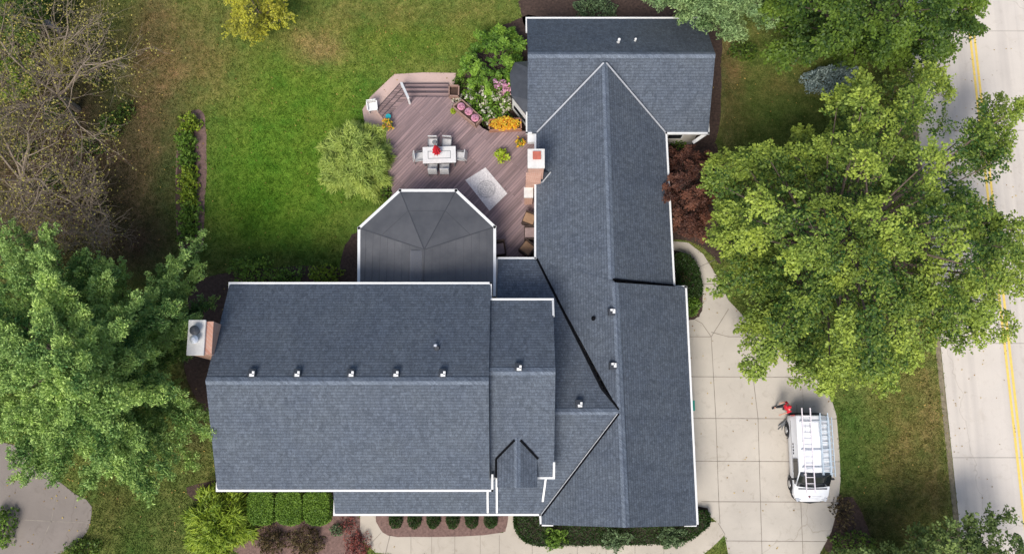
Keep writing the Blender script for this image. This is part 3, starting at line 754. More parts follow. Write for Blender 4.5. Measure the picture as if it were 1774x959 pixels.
gutter(hp,pr,'edge_beam',.14)
m,nt,b=new_mat('pale_translucent_panel'); b.inputs['Base Color'].default_value=(.13,.135,.15,1); b.inputs['Roughness'].default_value=.35; b.inputs['Alpha'].default_value=.6
pa,pb=P(711,434,3.97),P(733,490,3.97)
MB().add([(pa.x,7.05,3.94),(pb.x-.08,7.05,3.98),(pb.x-.08,pa.y,3.98),(pa.x,pa.y,3.94)],[(0,1,2,3)]).build('clear_panel',m,pr)
for q in hp: MB().box((q.x*.98+hub.x*.02,q.y*.98+hub.y*.02,1.9),(.14,.14,2.4)).build('post',M['white'],pr)

# ------------------------------------------------ deck
dk=empty('deck',(P(780,300,.7).x,P(780,300,.7).y,0),'wide mauve brown board deck with steps on two sides','deck')
DZ=.7
deckp=PP([(706,168),(777,168),(786,176),(836,222),(846,227),(905,227),(940,228)],DZ)
deckpoly=[(p.x,p.y) for p in deckp]+[(1.7,P(0,228,DZ).y),(1.7,8.0),(-.5,8.0),(-.5,6.9),(hp[0].x,6.9),(hp[1].x,hp[1].y)]+[(p.x,p.y) for p in PP([(680,335),(672,300),(668,207)],DZ)]
MB().prism(deckpoly,.05,DZ).build('deck_floor',M['deck'],dk)
inn=PP([(777,168),(706,168),(668,207)],DZ); out=PP([(777,146),(693,146),(652,191)],.1)
inn=[Vector((p.x,p.y,0)) for p in inn]; out=[Vector((p.x,p.y,0)) for p in out]
for k,(t0,t1,z) in enumerate(((0,.34,.53),(.34,.67,.36),(.67,1,.19))):
    for i in(0,1):
        q=[inn[i].lerp(out[i],t0),inn[i+1].lerp(out[i+1],t0),inn[i+1].lerp(out[i+1],t1),inn[i].lerp(out[i],t1)]
        n=4; MB().prism([(v.x,v.y) for v in q],.03,z).build('step',M['tread'],dk)
        lip=[inn[i].lerp(out[i],t1),inn[i+1].lerp(out[i+1],t1)]
        d=(lip[1]-lip[0]).normalized()
        MB().beam(lip[0]+Vector((0,0,z+.006)),lip[1]+Vector((0,0,z+.006)),.05,.03).build('nosing',mat('dark_nosing',(.07,.05,.055),.8,.2),dk)
ra,rb=P(695,143,1.0),P(707,169,1.55)
rl=MB().beam(ra,rb,.13,.06).build('handrail',M['white'],dk)
MB().box((ra.x,ra.y,.49),(.1,.1,.9)).build('rail_post',M['white'],dk); MB().box((rb.x,rb.y,1.1),(.1,.1,.82)).build('rail_post',M['white'],dk)
sheet('pink_paving',PP([(787,147),(790,127),(735,126),(683,129),(642,168),(628,190),(632,215),(660,225),(690,190),(700,165)]),.03,M['paver'],)
bed([(620,260),(660,215),(690,210),(690,345),(640,340)],M['mulch'],.036)

exec_after=[]
# ------------------------------------------------ vegetation
def in_poly_px(poly,n):
    poly=np.array(poly,float); lo,hi=poly.min(0),poly.max(0); out=[]
    while sum(map(len,out))<n:
        p=rng.uniform(lo,hi,(n*2,2)); out.append(p[inside(p,poly)])
    return np.concatenate(out)[:n]
def PV(px,py,z):
    x=(px-887)/F; y=(479.5-py)/F
    dy=y*ct+st; dz=y*st-ct; s=(z-H)/dz
    return np.stack([x*s,dy*s,z],-1)
def leaves_mesh(name,cen,dirs,ln,wd,mt,parent,tint,flat=.35,nrm=None):
    """rhombic leaves: cen Nx3, dirs Nx3 (long axis)"""
    n=len(cen); d=dirs/np.linalg.norm(dirs,axis=1,keepdims=True)
    r=rng.normal(size=(n,3))*flat+(np.array((0,0,1.)) if nrm is None else nrm); s=np.cross(d,r); s/=np.linalg.norm(s,axis=1,keepdims=True)+1e-9
    ln=np.asarray(ln).reshape(-1,1)*np.ones((n,1)); wd=np.asarray(wd).reshape(-1,1)*np.ones((n,1))
    up=np.cross(s,d)
    a=cen-d*ln*.5; b=cen+s*wd*.5+up*ln*.08; c=cen+d*ln*.5-up*ln*.1; e=cen-s*wd*.5+up*ln*.08
    V=np.stack([a,b,c,e],1).reshape(-1,3); Fq=np.arange(4*n).reshape(n,4)
    return link(name,V,Fq,mt,parent,tint=tint)
def unit(v): return v/(np.linalg.norm(v,axis=-1,keepdims=True)+1e-9)
def radial(poly,c):
    """radius of silhouette polygon around centre c as function of angle"""
    poly=np.array(poly,float); th=np.arctan2(poly[:,1]-c[1],poly[:,0]-c[0]); rr=np.hypot(poly[:,0]-c[0],poly[:,1]-c[1])
    o=np.argsort(th); th,rr=th[o],rr[o]
    th=np.concatenate([th-2*np.pi,th,th+2*np.pi]); rr=np.tile(rr,3)
    return lambda t:np.interp(t,th,rr)
def limbs(mb,base,tips,r0,split=.35,n=7):
    """trunk from base with limbs curving to the tips"""
    base=Vector(base); top=sum((Vector(t) for t in tips),Vector())/len(tips); top=Vector((top.x*.6+base.x*.4,top.y*.6+base.y*.4,max(t[2] for t in tips)*.92))
    pts=[base.lerp(top,k/6)+Vector((math.sin(k*1.3)*.12,math.cos(k*1.7)*.12,0))*(k>0) for k in range(7)]
    for k in range(6): mb.tube(pts[k],pts[k+1],r0*(1-k/7.0),r0*(1-(k+1)/7.0),n)
    for t in tips:
        t=Vector(t); h=random.uniform(split,.8)*(t.z-base.z)*.85; s=base.lerp(top,min(.95,h/(top.z-base.z)))
        mid=s.lerp(t,.5)+Vector((0,0,-.06*(t-s).length+random.uniform(-.2,.2)))
        r=r0*.36; q=[s,s.lerp(mid,.5),mid,mid.lerp(t,.5)+Vector((random.uniform(-.15,.15),random.uniform(-.15,.15),.1)),t]
        for k in range(4): mb.tube(q[k],q[k+1],r*(1-k/4.6),r*(1-(k+1)/4.6),5,cap=False)
def broadleaf(name,label,cat,poly,c,z0,z1,mt,nspray,nleaf=22,leaf=.2,spray=.9,group=None,bark='bark',trunk=.22,gap=.30,lobescale=.55,zlow=None,base=None,droop=.15,lobe=1.0,holes=()):
    """c: centre px of silhouette; z0 height of the rim; z1 height of the top; foliage grows in branch-end lobes"""
    Rf=radial(poly,c); ctrw=P(c[0],c[1],z1*.6)
    b0=Vector((ctrw.x,ctrw.y,0)) if base is None else P(*base)
    root=empty(name,b0,label,cat,group)
    pl=[]
    for i in range(len(poly)):
        a,b=np.array(poly[i],float),np.array(poly[(i+1)%len(poly)],float); pl.append(a); L_=np.hypot(*(b-a))
        if L_>34*lobe:
            m_=a+(b-a)*random.uniform(.35,.65); pl.append(m_+(np.array(c)-m_)*random.uniform(.07,.17))
    pl=np.array(pl)
    # tips: along the outline, then rings inside
    tips=[]
    for i in range(len(pl)):
        a,b=pl[i],pl[(i+1)%len(pl)]; L_=np.hypot(*(b-a)); k=max(1,int(L_/(30*lobe)))
        for j in range(k):
            q=a+(b-a)*j/k; pull=rng.uniform(.02,.05) if j==0 else rng.uniform(.03,.15)
            tips.append((q+(np.array(c)-q)*pull,rng.uniform(.0,.1)))
    area=abs(sum(pl[i][0]*pl[(i+1)%len(pl)][1]-pl[(i+1)%len(pl)][0]*pl[i][1] for i in range(len(pl))))/2
    nin=max(6,int(area/(1500*lobe*lobe))); cand=in_poly_px(pl,nin*12); sel=[cand[0]]
    for _ in range(nin-1):
        dmin=np.min([np.hypot(*(cand-q).T) for q in sel],0); sel.append(cand[np.argmax(dmin*rng.uniform(.75,1,len(cand)))])
    tips+=[(q,None) for q in sel]
    per=max(5,int(nspray*.86/len(tips)))
    S=[];O=[];T=[]; mb=MB(); top=Vector((ctrw.x,ctrw.y,z1*.86))
    tr=[b0.lerp(top,k/6)+Vector((math.sin(k*1.3)*.1,math.cos(k*1.7)*.1,0))*(k>0) for k in range(7)]
    for k in range(6): mb.tube(tr[k],tr[k+1],trunk*(1-k/7.5),trunk*(1-(k+1)/7.5),8)
    for q,e in tips:
        if any(math.hypot(q[0]-h[0],q[1]-h[1])<h[2]+14*lobe for h in holes): continue
        th=math.atan2(q[1]-c[1],q[0]-c[0]); s=min(1,math.hypot(q[0]-c[0],q[1]-c[1])/float(Rf(th)))
        z=z0+(z1-z0)*math.sqrt(max(0,1-s**2.2))
        if e is None:
            z+=random.uniform(-.42,.14)*(z1-z0)
            if random.random()<.27: continue
        else: z=z0+random.uniform(-.12,.12)*(z1-z0)
        tip=P(q[0],q[1],z); L_=lobe*random.uniform(1.3,2.1)*(spray/.9)**.5; W_=L_*random.uniform(.36,.52)
        d=Vector((tip.x-ctrw.x,tip.y-ctrw.y,0)); d=d.normalized() if d.length>.3 else Vector((1,0,0))
        d=(d+Vector((random.gauss(0,.28),random.gauss(0,.28),.25-.35*s))).normalized(); sd_=d.cross(Vector((0,0,1))).normalized(); upv=sd_.cross(d)
        cen_=tip-d*L_*.62 if e is not None else tip
        k0=min(6,max(1,int(6*(cen_.z-1.2)/(top.z-b0.z)*random.uniform(.45,.85)))); st_=tr[k0]; mid=st_.lerp(cen_-upv*.3,.55)-Vector((0,0,.05*(cen_-st_).length))
        r_=trunk*.26; mb.tube(st_,mid,r_,r_*.6,5,cap=False); mb.tube(mid,cen_-upv*.3,r_*.6,r_*.3,5,cap=False); mb.tube(cen_-upv*.3,cen_+d*L_*.45,r_*.3,.008,4,cap=False)
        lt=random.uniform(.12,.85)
        for j in range(per):
            u=random.uniform(-1,1) if random.random()<.5 else random.uniform(0,1); v=random.uniform(-1,1)
            wv=W_*(1-.62*max(0,u)**1.3); hh=.55*W_*math.sqrt(max(0,1-v*v))*(1-.4*u*u)
            p=cen_+d*(u*L_*.5)+sd_*(v*wv)+upv*(hh-random.random()**2*.5)-Vector((0,0,.12*max(0,u)**2+.1*abs(v)))
            o_=(d*.75+sd_*v*.75+Vector((random.gauss(0,.25),random.gauss(0,.25),random.gauss(0,.15)-droop*.5))).normalized()
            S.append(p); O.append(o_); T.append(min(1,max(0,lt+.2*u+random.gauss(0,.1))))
            if j%9==0: mb.tube(cen_-upv*.3+d*(u*.4*L_*.5),p+o_*spray*.3,.016,.006,3,cap=False)
    # lower, inner foliage closing the crown
    nf=int(nspray*.14); q=in_poly_px(np.array(c)+(pl-np.array(c))*.9,nf)
    for x,y in q:
        if any(h[3] and math.hypot(x-h[0],y-h[1])<h[2]*1.3 for h in holes): continue
        th=math.atan2(y-c[1],x-c[0]); s=min(1,math.hypot(x-c[0],y-c[1])/float(Rf(th)))
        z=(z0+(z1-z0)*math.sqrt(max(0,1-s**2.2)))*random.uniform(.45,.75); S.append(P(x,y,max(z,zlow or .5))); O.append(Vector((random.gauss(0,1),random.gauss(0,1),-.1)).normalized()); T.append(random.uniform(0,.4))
    cen=np.array(S); out=np.array(O); stint=np.array(T); n=len(cen)
    t=rng.uniform(-.5,.5,(n,nleaf)); side=unit(np.cross(out,np.array((0,0,1.))))
    w_=rng.normal(size=(n,nleaf))*.15*(1.15-(t+.5))
    sp_=spray*rng.uniform(.55,1.0,(n,1))
    lc=cen[:,None,:]+out[:,None,:]*(t*sp_)[...,None]+side[:,None,:]*(w_*spray*1.2)[...,None]+rng.normal(size=(n,nleaf,3))*np.array((.035,.035,.07))*spray
    ld=out[:,None,:]*.8+side[:,None,:]*np.sign(w_)[...,None]*.7+rng.normal(size=(n,nleaf,3))*.45
    ld[...,2]*=.5
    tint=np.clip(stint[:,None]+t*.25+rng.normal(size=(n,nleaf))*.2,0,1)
    sz=leaf*rng.uniform(.65,1.3,(n,nleaf))
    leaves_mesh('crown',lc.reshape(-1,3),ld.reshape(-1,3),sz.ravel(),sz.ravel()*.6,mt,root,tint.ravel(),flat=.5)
    mb.build('trunk',M[bark],root)
    return root
def pine(name,label,poly,c,z0,z1,mt,levels,per,tufts,group=None,trunk=.28,tuft_r=.2,needles=26,cat='tree',rmin=.0,bark='bark'):
    Rf=radial(poly,c); ctrw=P(c[0],c[1],z1*.55); base=Vector((ctrw.x,ctrw.y,0))
    root=empty(name,base,label,cat,group)
    mb=MB(); mb.tube(base,base+Vector((0,0,z1*.3)),trunk,trunk*.7,9); 
    axis_pt=lambda z: base.lerp(P(c[0],c[1],z),max(0,(z-z1*.3)/(z1*.7))**.8)*1 if z>z1*.3 else Vector((base.x,base.y,z))
    def axp(z):
        p=axis_pt(z); return Vector((p.x,p.y,z))
    for k in range(6):
        a_,b_=z1*(.3+.1*k),z1*(.4+.1*k); mb.tube(axp(a_),axp(b_),trunk*(.7-.1*k),trunk*(.6-.1*k),8)
    tc=[];tn=[];tt=[]
    for l in range(levels):
        f=l/(levels-1); zf=z0+(z1-z0)*f**.85; rf=max(.12,(1-f**2.1))
        nb=max(4,int(per*(.45+.55*rf)))
        off=random.random()*6.28
        for k in range(nb):
            th=off+2*math.pi*k/nb+random.uniform(-.2,.2)
            Rp=float(Rf(math.atan2(math.sin(th),math.cos(th))))*rf*(random.uniform(.96,1.08) if f<.32 else random.uniform(.78,1.04))
            tip=P(c[0]+math.cos(th)*Rp,c[1]+math.sin(th)*Rp,zf+random.uniform(-.3,.5))
            start=axp(max(1,zf-.25*(tip-base).to_2d().length))
            L_=(tip-start).length
            mb.tube(start,start.lerp(tip,.6)+Vector((0,0,-.1)),.05+.012*L_,.03,5,cap=False); mb.tube(start.lerp(tip,.6)+Vector((0,0,-.1)),tip,.03,.012,4,cap=False)
            dirv=(tip-start).normalized(); side=dirv.cross(Vector((0,0,1))).normalized()
            bt=random.uniform(.15,.9)
            fingers=[(start.lerp(tip,.42),tip,0)]
            for t in (.38,.5,.62,.74,.86):
                for sg in(-1,1):
                    if random.random()<.12: continue
                    q0=start.lerp(tip,t+random.uniform(-.05,.05)); fl=(.26*(1.05-t)*L_+.28)*random.uniform(.75,1.2)
                    fd=(dirv*.8+side*sg*random.uniform(.45,.85)+Vector((0,0,random.uniform(-.08,.15)))).normalized()
                    fingers.append((q0,q0+fd*fl,sg))
            for q0,q1,sg in fingers:
                ln_f=(q1-q0).length; m_=max(3,int(ln_f/.17*tufts/40)); mb.tube(q0,q1,.018,.008,3,cap=False)
                for j in range(m_):
                    u=(j+random.random())/m_; wj=.20*(1-.65*u)
                    p=q0.lerp(q1,u)+Vector((random.gauss(0,wj*.6),random.gauss(0,wj*.6),random.uniform(-.05,.16)-.12*(1-u)))
                    tc.append(p); tn.append(((q1-q0).normalized()*.45+Vector((0,0,.8))+Vector((random.gauss(0,.2),random.gauss(0,.2),0))).normalized())
                    tt.append(min(1,max(0,bt+random.gauss(0,.1)+.45*(u-.45))))
    tc=np.array(tc); tn=np.array(tn); tt=np.array(tt); n=len(tc)
    d=rng.normal(size=(n,needles,3)); d=unit(d+tn[:,None,:]*.9); d[...,2]=np.where(d[...,2]<-.2,-d[...,2],d[...,2])
    R_=tuft_r*rng.uniform(.7,1.25,(n,1,1))
    cen=tc[:,None,:]+d*R_*rng.uniform(.55,1.0,(n,needles,1))*np.array((1,1,.8))
    tg=unit(np.cross(d,rng.normal(size=(n,needles,3))))
    ld=unit(d*.55+tg*.6+tn[:,None,:]*.35)
    tint=np.clip(tt[:,None]+rng.normal(size=(n,needles))*.14,0,1)
    ln=(R_[...,0]*rng.uniform(.5,.85,(n,needles)))
    leaves_mesh('crown',cen.reshape(-1,3),ld.reshape(-1,3),ln.ravel(),ln.ravel()*.38,mt,root,tint.ravel(),flat=.5,nrm=d.reshape(-1,3))
    mb.build('trunk',M[bark],root)
    return root
def shrub(name,label,px,py,rx,ry,h,mt,n=900,leaf=.11,group=None,cat='shrub',rot=0,spiky=.25,core=True,flower=None,z=0,flat=.8,box=False,fl_n=60,fl_size=.12):
    """px,py,rx,ry in photograph pixels at mid height; dome of leaves"""
    c=P(px,py,z+h*.5); sx,sy=rx/33.5,ry/33.5
    root=empty(name,(c.x,c.y,z),label,cat,group)
    d=unit(rng.normal(size=(n,3))); d[:,2]=np.abs(d[:,2])
    if box:
        d=np.stack([rng.uniform(-1,1,n),rng.uniform(-1,1,n),rng.uniform(0,1,n)],1)
        k=rng.integers(0,3,n); q=rng.choice([-1,1],n)
        d[k==0,0]=q[k==0]; d[k==1,1]=q[k==1]; d[k>=1,2]=np.where(k>=1,d[:,2],0)[k>=1]; d[(k==2),2]=1
        rad=1-np.abs(rng.normal(size=n))*.08
    else:
        nz=np.array([noise.noise(Vector(v)*2.2+Vector((px*.1,py*.1,0))) for v in d])
        rad=(.86+nz*spiky*1.6)*(1-rng.random(n)**3*.45)
    p=np.stack([d[:,0]*sx*rad,d[:,1]*sy*rad,d[:,2]*h*rad],1)
    a=R(rot); p[:,:2]=p[:,:2]@np.array(((math.cos(a),math.sin(a)),(-math.sin(a),math.cos(a))))
    cen=p+np.array((c.x,c.y,z))
    ld=unit(d+rng.normal(size=(n,3))*flat)
    sz=leaf*rng.uniform(.6,1.35,n)
    leaves_mesh('foliage',cen,ld,sz,sz*.6,mt,root,np.clip(rng.normal(.5,.25,n),0,1),flat=.8)
    if core:
        mb=MB()
        for k in range(9):
            t=k/9*6.283; e=Vector((math.cos(t)*sx*.6,math.sin(t)*sy*.6,h*.7)); e.rotate(Matrix.Rotation(a,3,'Z')); mb.tube((c.x,c.y,z),Vector((c.x,c.y,z))+e,.025,.01,4,cap=False)
        mb.build('stems',M['hedgecore'],root)
    if flower:
        m_=fl_n; k=rng.integers(0,n,m_); q=cen[k]+d[k]*.05
        q=np.repeat(q,7,0)+rng.normal(size=(m_*7,3))*fl_size*.35
        q[:,2]+=.05
        leaves_mesh('flowers',q,unit(rng.normal(size=(m_*7,3))*np.array((1,1,.4))),fl_size*.8,fl_size*.55,flower,root,rng.uniform(0,1,m_*7),flat=.3)
    return root
def arching(name,label,px,py,r,h,mt,n,blade=.5,wd=.03,cat='shrub',group=None,z=0,sq=1.0):
    """fountain of long thin arching blades"""
    c=P(px,py,h*.5+z); rr=r/34
    root=empty(name,(c.x,c.y,z),label,cat,group)
    segs=3; d=unit(rng.normal(size=(n,3))); d[:,2]=np.abs(d[:,2])*.9+.02; d=unit(d)
    nz=np.array([noise.noise(Vector(v)*3+Vector((px,0,0))) for v in d]); rad=(.84+nz*.5)*(1-rng.random(n)**3*.4)
    s0=np.stack([d[:,0]*rr*rad,d[:,1]*rr*sq*rad,d[:,2]*h*rad],1)+np.array((c.x,c.y,z))
    o=d.copy(); o[:,2]*=.35; o=unit(o*.7+rng.normal(size=(n,3))*.5)
    L_=blade*rng.uniform(.6,1.3,n)[:,None]; sd=unit(np.cross(o,np.array((0,0,1.))+rng.normal(size=(n,3))*.4))*wd
    V=[];
    for k in range(segs+1):
        t=k/segs; q=s0+o*L_*t; q[:,2]+=(.25*t-.45*t*t)*L_[:,0]; w_=(1-t)*.9+.1
        V+= [q-sd*w_,q+sd*w_]
    V=np.stack(V,1).reshape(-1,3); b_=np.arange(n)*8
    Fq=np.concatenate([np.stack([b_+2*k,b_+2*k+1,b_+2*k+3,b_+2*k+2],1) for k in range(segs)])
    tn=np.tile(np.clip(rng.normal(.5,.25,n),0,1),segs)
    link('foliage',V,Fq,mt,root,tint=tn)
    mb=MB()
    for k in range(16):
        t=k/16*6.283+.2; e=Vector((math.cos(t)*rr*.7,math.sin(t)*rr*.7*sq,h*.75)); mb.tube((c.x,c.y,z),Vector((c.x,c.y,z))+e,.03,.01,4,cap=False)
    mb.build('stems',M['hedgecore'],root)
    return root
def bare_tree(name,label,base_px,z1,spread,n1,mt,leafn,seed,group,lean=(0,0),density=1.0):
    rs=random.Random(seed); b=P(*base_px); root=empty(name,b,label,'tree',group)
    mb=MB(); tips=[]
    def grow(p,d,L_,r,lv):
        steps=4; q=p
        for k in range(steps):
            d=(d+Vector((rs.gauss(0,.13),rs.gauss(0,.13),rs.gauss(0,.07)+.015))).normalized()
            e=q+d*(L_/steps); r2=r*(1-.15); mb.tube(q,e,r,r2,7 if lv<1 else (5 if lv<2 else 3),cap=False); q=e; r=r2
            if lv>=1 and k>=0 or lv==0 and k>=2:
                for _ in range(2 if lv<3 else 1):
                    if lv<4 and rs.random()<(.95 if lv<3 else .75)*density:
                        ax=Vector((rs.gauss(0,1),rs.gauss(0,1),rs.gauss(0,.35))).normalized()
                        nd=(d*.62+ax*.75*(1 if lv else .8)).normalized()
                        if lv==0: nd=(nd+Vector((0,0,-.15))).normalized()
                        grow(q,nd,L_*rs.uniform(.5,.72)*(1.15 if lv==0 else 1),max(.008,r*.55),lv+1)
        tips.append(q)
    up=Vector((lean[0],lean[1],1)).normalized()
    t0=b+up*z1*.3; mb.tube(b,t0,.2,.16,9)
    for k in range(n1):
        a=2*math.pi*k/n1+rs.uniform(-.3,.3); d=Vector((math.cos(a)*spread,math.sin(a)*spread,rs.uniform(.5,1.0))).normalized()
        grow(t0,d,z1*.55,.09,1)
    mb.build('trunk',M['greybark'],root)
    tp=np.array([tuple(t) for t in tips]); k=rng.integers(0,len(tp),leafn)
    cen=tp[k]+rng.normal(size=(leafn,3))*.22
    leaves_mesh('crown',cen,unit(rng.normal(size=(leafn,3))),.11,.075,mt,root,rng.uniform(0,1,leafn))
    return root

def hedge_poly(name,label,poly,h,mt,n,leaf=.07,group=None):
    pts=smoothpoly(PP(poly),2); c=sum(pts,Vector())/len(pts)
    root=empty(name,(c.x,c.y,0),label,'hedge',group)
    P2=np.array([(p.x,p.y) for p in pts]); lo,hi=P2.min(0),P2.max(0)
    q=rng.uniform(lo,hi,(n*3,2)); q=q[inside(q,P2)][:n]; z=h*(.93+.10*rng.random(len(q)))
    a_=np.concatenate([q,z[:,None]],1)
    k=rng.integers(0,len(P2),n//2); t=rng.random((n//2,1)); e=P2[k]*(1-t)+P2[(k+1)%len(P2)]*t
    b_=np.concatenate([e+rng.normal(size=e.shape)*.03,(rng.random((n//2,1))*h)],1)
    cen=np.concatenate([a_,b_]); nr=np.concatenate([np.tile((0,0,1.),(len(a_),1)),np.concatenate([e-np.array((c.x,c.y)),np.full((len(e),1),.4)],1)])
    nr=unit(nr); sz=leaf*rng.uniform(.6,1.4,len(cen))
    leaves_mesh('foliage',cen,unit(rng.normal(size=cen.shape)+nr*.3),sz,sz*.65,mt,root,np.clip(rng.normal(.5,.25,len(cen)),0,1),flat=.7,nrm=nr)
    MB().prism([(c.x+(p.x-c.x)*.97,c.y+(p.y-c.y)*.97) for p in pts],0,h*.86).build('inner_mass',M['hedgecore'],root)
    return root
# --- big trees
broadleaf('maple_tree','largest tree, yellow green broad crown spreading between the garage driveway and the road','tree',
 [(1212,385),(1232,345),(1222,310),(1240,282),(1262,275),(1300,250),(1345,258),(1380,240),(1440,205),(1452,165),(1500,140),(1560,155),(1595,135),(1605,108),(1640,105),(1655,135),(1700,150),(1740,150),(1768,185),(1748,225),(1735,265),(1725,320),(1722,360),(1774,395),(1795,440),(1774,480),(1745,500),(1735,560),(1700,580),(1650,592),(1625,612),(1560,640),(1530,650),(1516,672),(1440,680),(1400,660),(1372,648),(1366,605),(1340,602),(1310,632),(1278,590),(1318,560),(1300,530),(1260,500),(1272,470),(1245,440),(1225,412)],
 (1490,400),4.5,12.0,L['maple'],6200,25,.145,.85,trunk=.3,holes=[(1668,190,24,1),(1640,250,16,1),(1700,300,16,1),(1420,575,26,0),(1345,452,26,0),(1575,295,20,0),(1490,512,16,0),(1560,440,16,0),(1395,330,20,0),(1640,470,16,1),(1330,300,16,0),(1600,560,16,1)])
broadleaf('broadleaf_tree','dark green broadleaf tree over the lawn at the top right, reaching the road','tree',
 [(1345,95),(1380,102),(1440,104),(1500,92),(1560,108),(1588,98),(1600,82),(1640,92),(1662,90),(1668,52),(1700,45),(1715,0),(1700,-60),(1560,-120),(1400,-100),(1330,-40),(1325,20),(1345,55)],
 (1510,-5),3.5,10.0,L['dark'],2600,22,.17,.85,trunk=.28)
pine('pine_tree','big bright green pine on the left with plume branches reaching toward the brick chimney',
 [(-120,390),(0,395),(25,385),(45,368),(75,368),(85,385),(108,392),(112,430),(120,450),(150,430),(180,455),(200,445),(214,450),(208,490),(250,480),(290,440),(318,400),(345,388),(345,430),(372,440),(350,470),(378,490),(370,520),(345,560),(335,600),(330,640),(345,680),(355,700),(366,740),(368,805),(330,800),(310,830),(270,850),(235,870),(215,905),(195,860),(150,850),(100,850),(60,840),(10,830),(25,790),(0,770),(-60,760),(-150,640)],
 (130,640),3.8,13.0,L['pine'],11,14,74,trunk=.32,tuft_r=.21,needles=26)
pine('pine_tree','pale green pine with drooping plumes hanging over the top edge of the top block roof',
 [(1112,0),(1128,28),(1150,14),(1172,14),(1180,42),(1208,50),(1225,42),(1240,55),(1258,70),(1290,78),(1322,80),(1342,40),(1335,0),(1330,-80),(1230,-150),(1130,-80)],
 (1240,-50),4.5,9.0,L['pale_pine'],10,13,56,trunk=.22,tuft_r=.23,needles=24)
broadleaf('broadleaf_tree','dark glossy tree in the top left corner above the fallen log','tree',
 [(-60,-60),(60,-50),(90,0),(88,40),(70,55),(40,62),(0,58),(-60,60)],(10,0),2.5,6.5,L['dark'],420,22,.17,.7,trunk=.16)
broadleaf('birch_tree','small yellow leaved tree top cut by the upper edge above the lawn','tree',
 [(388,0),(400,20),(392,50),(412,62),(440,75),(458,60),(465,40),(500,30),(498,0),(480,-30),(400,-30)],(440,5),2.0,4.5,L['yellow'],300,20,.13,.6,trunk=.08,gap=.2,bark='greybark',lobe=.6)
broadleaf('broadleaf_tree','grey green tree at the bottom right corner with branches over the road','tree',
 [(1400,985),(1450,968),(1500,955),(1530,962),(1575,940),(1605,910),(1650,915),(1690,908),(1742,893),(1735,915),(1705,935),(1740,950),(1790,942),(1800,1000),(1700,1080),(1560,1080),(1420,1040)],
 (1600,1010),3.0,7.0,L['olive'],1100,22,.14,.7,trunk=.2,bark='greybark')
broadleaf('japanese_maple','burgundy leaved small tree against the right side of the long wing','tree',
 [(1150,270),(1163,252),(1200,248),(1230,258),(1242,300),(1240,345),(1228,385),(1222,420),(1195,412),(1165,402),(1158,350),(1145,310)],
 (1192,330),1.8,4.2,L['burgundy'],1700,22,.09,.38,trunk=.09,lobe=.42)
bare_tree('bare_tree','half bare tree with yellow tips, highest of the three by the left edge',(135,190),7.0,1.0,7,L['bare'],4600,3,'nearly bare trees by the left edge')
bare_tree('bare_tree','nearly bare brown tree at the left picture edge, middle one of the three',(70,330),6.0,1.0,7,L['bare'],2600,11,'nearly bare trees by the left edge',density=.86)
bare_tree('bare_tree','leafless grey tree just above the big pine, with long branches to the right',(160,370),4.2,1.8,7,L['bare'],900,5,'nearly bare trees by the left edge')
broadleaf('broadleaf_tree','thin yellow green tree at the left edge among bare branches','tree',
 [(-30,110),(30,90),(55,110),(62,140),(40,170),(0,170),(-40,160)],(10,135),2.0,4.6,L['ygreen'],170,16,.13,.6,trunk=.07,gap=.1,lobe=.6)
broadleaf('broadleaf_tree','small autumn tree with yellow green leaves beside the bare forked trunk','tree',
 [(70,85),(82,62),(110,70),(125,95),(118,130),(90,125)],(98,95),2.0,4.6,L['bare'],130,16,.12,.5,trunk=.05,gap=.1,bark='greybark',lobe=.6)
arching('willow_shrub','round feathery yellow green shrub at the left edge of the deck',622,275,74,2.3,L['willow'],22000,.30,.024)
arching('yellow_shrub','bright yellow green feathery shrub near the bottom left corner of the tall block',378,905,62,1.6,L['ygreen'],6500,.32,.04)
shrub('blue_spruce','low blue grey spruce under the dark tree at the upper right',1444,130,54,28,2.4,L['spruce'],4200,.12,cat='shrub',rot=8)
# --- lawn island strip of perennials
gp='plants in the strip beside the left lawn'
cols=[('lime topped plant at the upper end of the strip bed','ygreen'),('dark leafy plant second from the upper end of the strip bed','mid'),('mid green plant third from the upper end of the strip bed','mid'),
('broad yellow green plant in the middle of the strip bed','ygreen'),('yellowish plant just below the middle of the strip bed','ygreen'),('deep green plant second from the lower end of the strip bed','mid'),('bushy green plant at the lower end of the strip bed beside the pine','mid')]
for k,(lb,cl) in enumerate(cols):
    shrub('garden_plant',lb,324+random.uniform(-3,3),213+k*31,21,22,.8,L[cl],700,.15,group=gp,cat='plant',spiky=.5)
# --- shrubs N of left block
gp='shrubs behind the tall left block'
shrub('leafy_shrub','bright green loose shrub behind the tall block, nearest the pine',435,470,42,28,1.3,L['mid'],900,.15,group=gp,spiky=.5)
shrub('leafy_shrub','yellow tinged shrub behind the tall block, nearest the screened porch',560,476,32,20,1.2,L['ygreen'],700,.13,group=gp,spiky=.4)
shrub('leafy_shrub','dark green shrub between the bright one and the yellow tinged one behind the tall block',497,478,30,20,1.0,L['mid'],600,.13,group=gp,spiky=.4)
shrub('leafy_shrub','grey green shrub against the top gutter of the top block',1030,12,44,26,1.6,L['grey_green'],1700,.13,spiky=.4)
shrub('leafy_shrub','dull green shrub left of the brown path beside the pale pine',1290,85,32,18,1.0,L['dark'],600,.13)
shrub('leafy_shrub','low leafy plant tucked in the corner below the top block eave',1178,243,18,14,.8,L['mid'],320,.13)
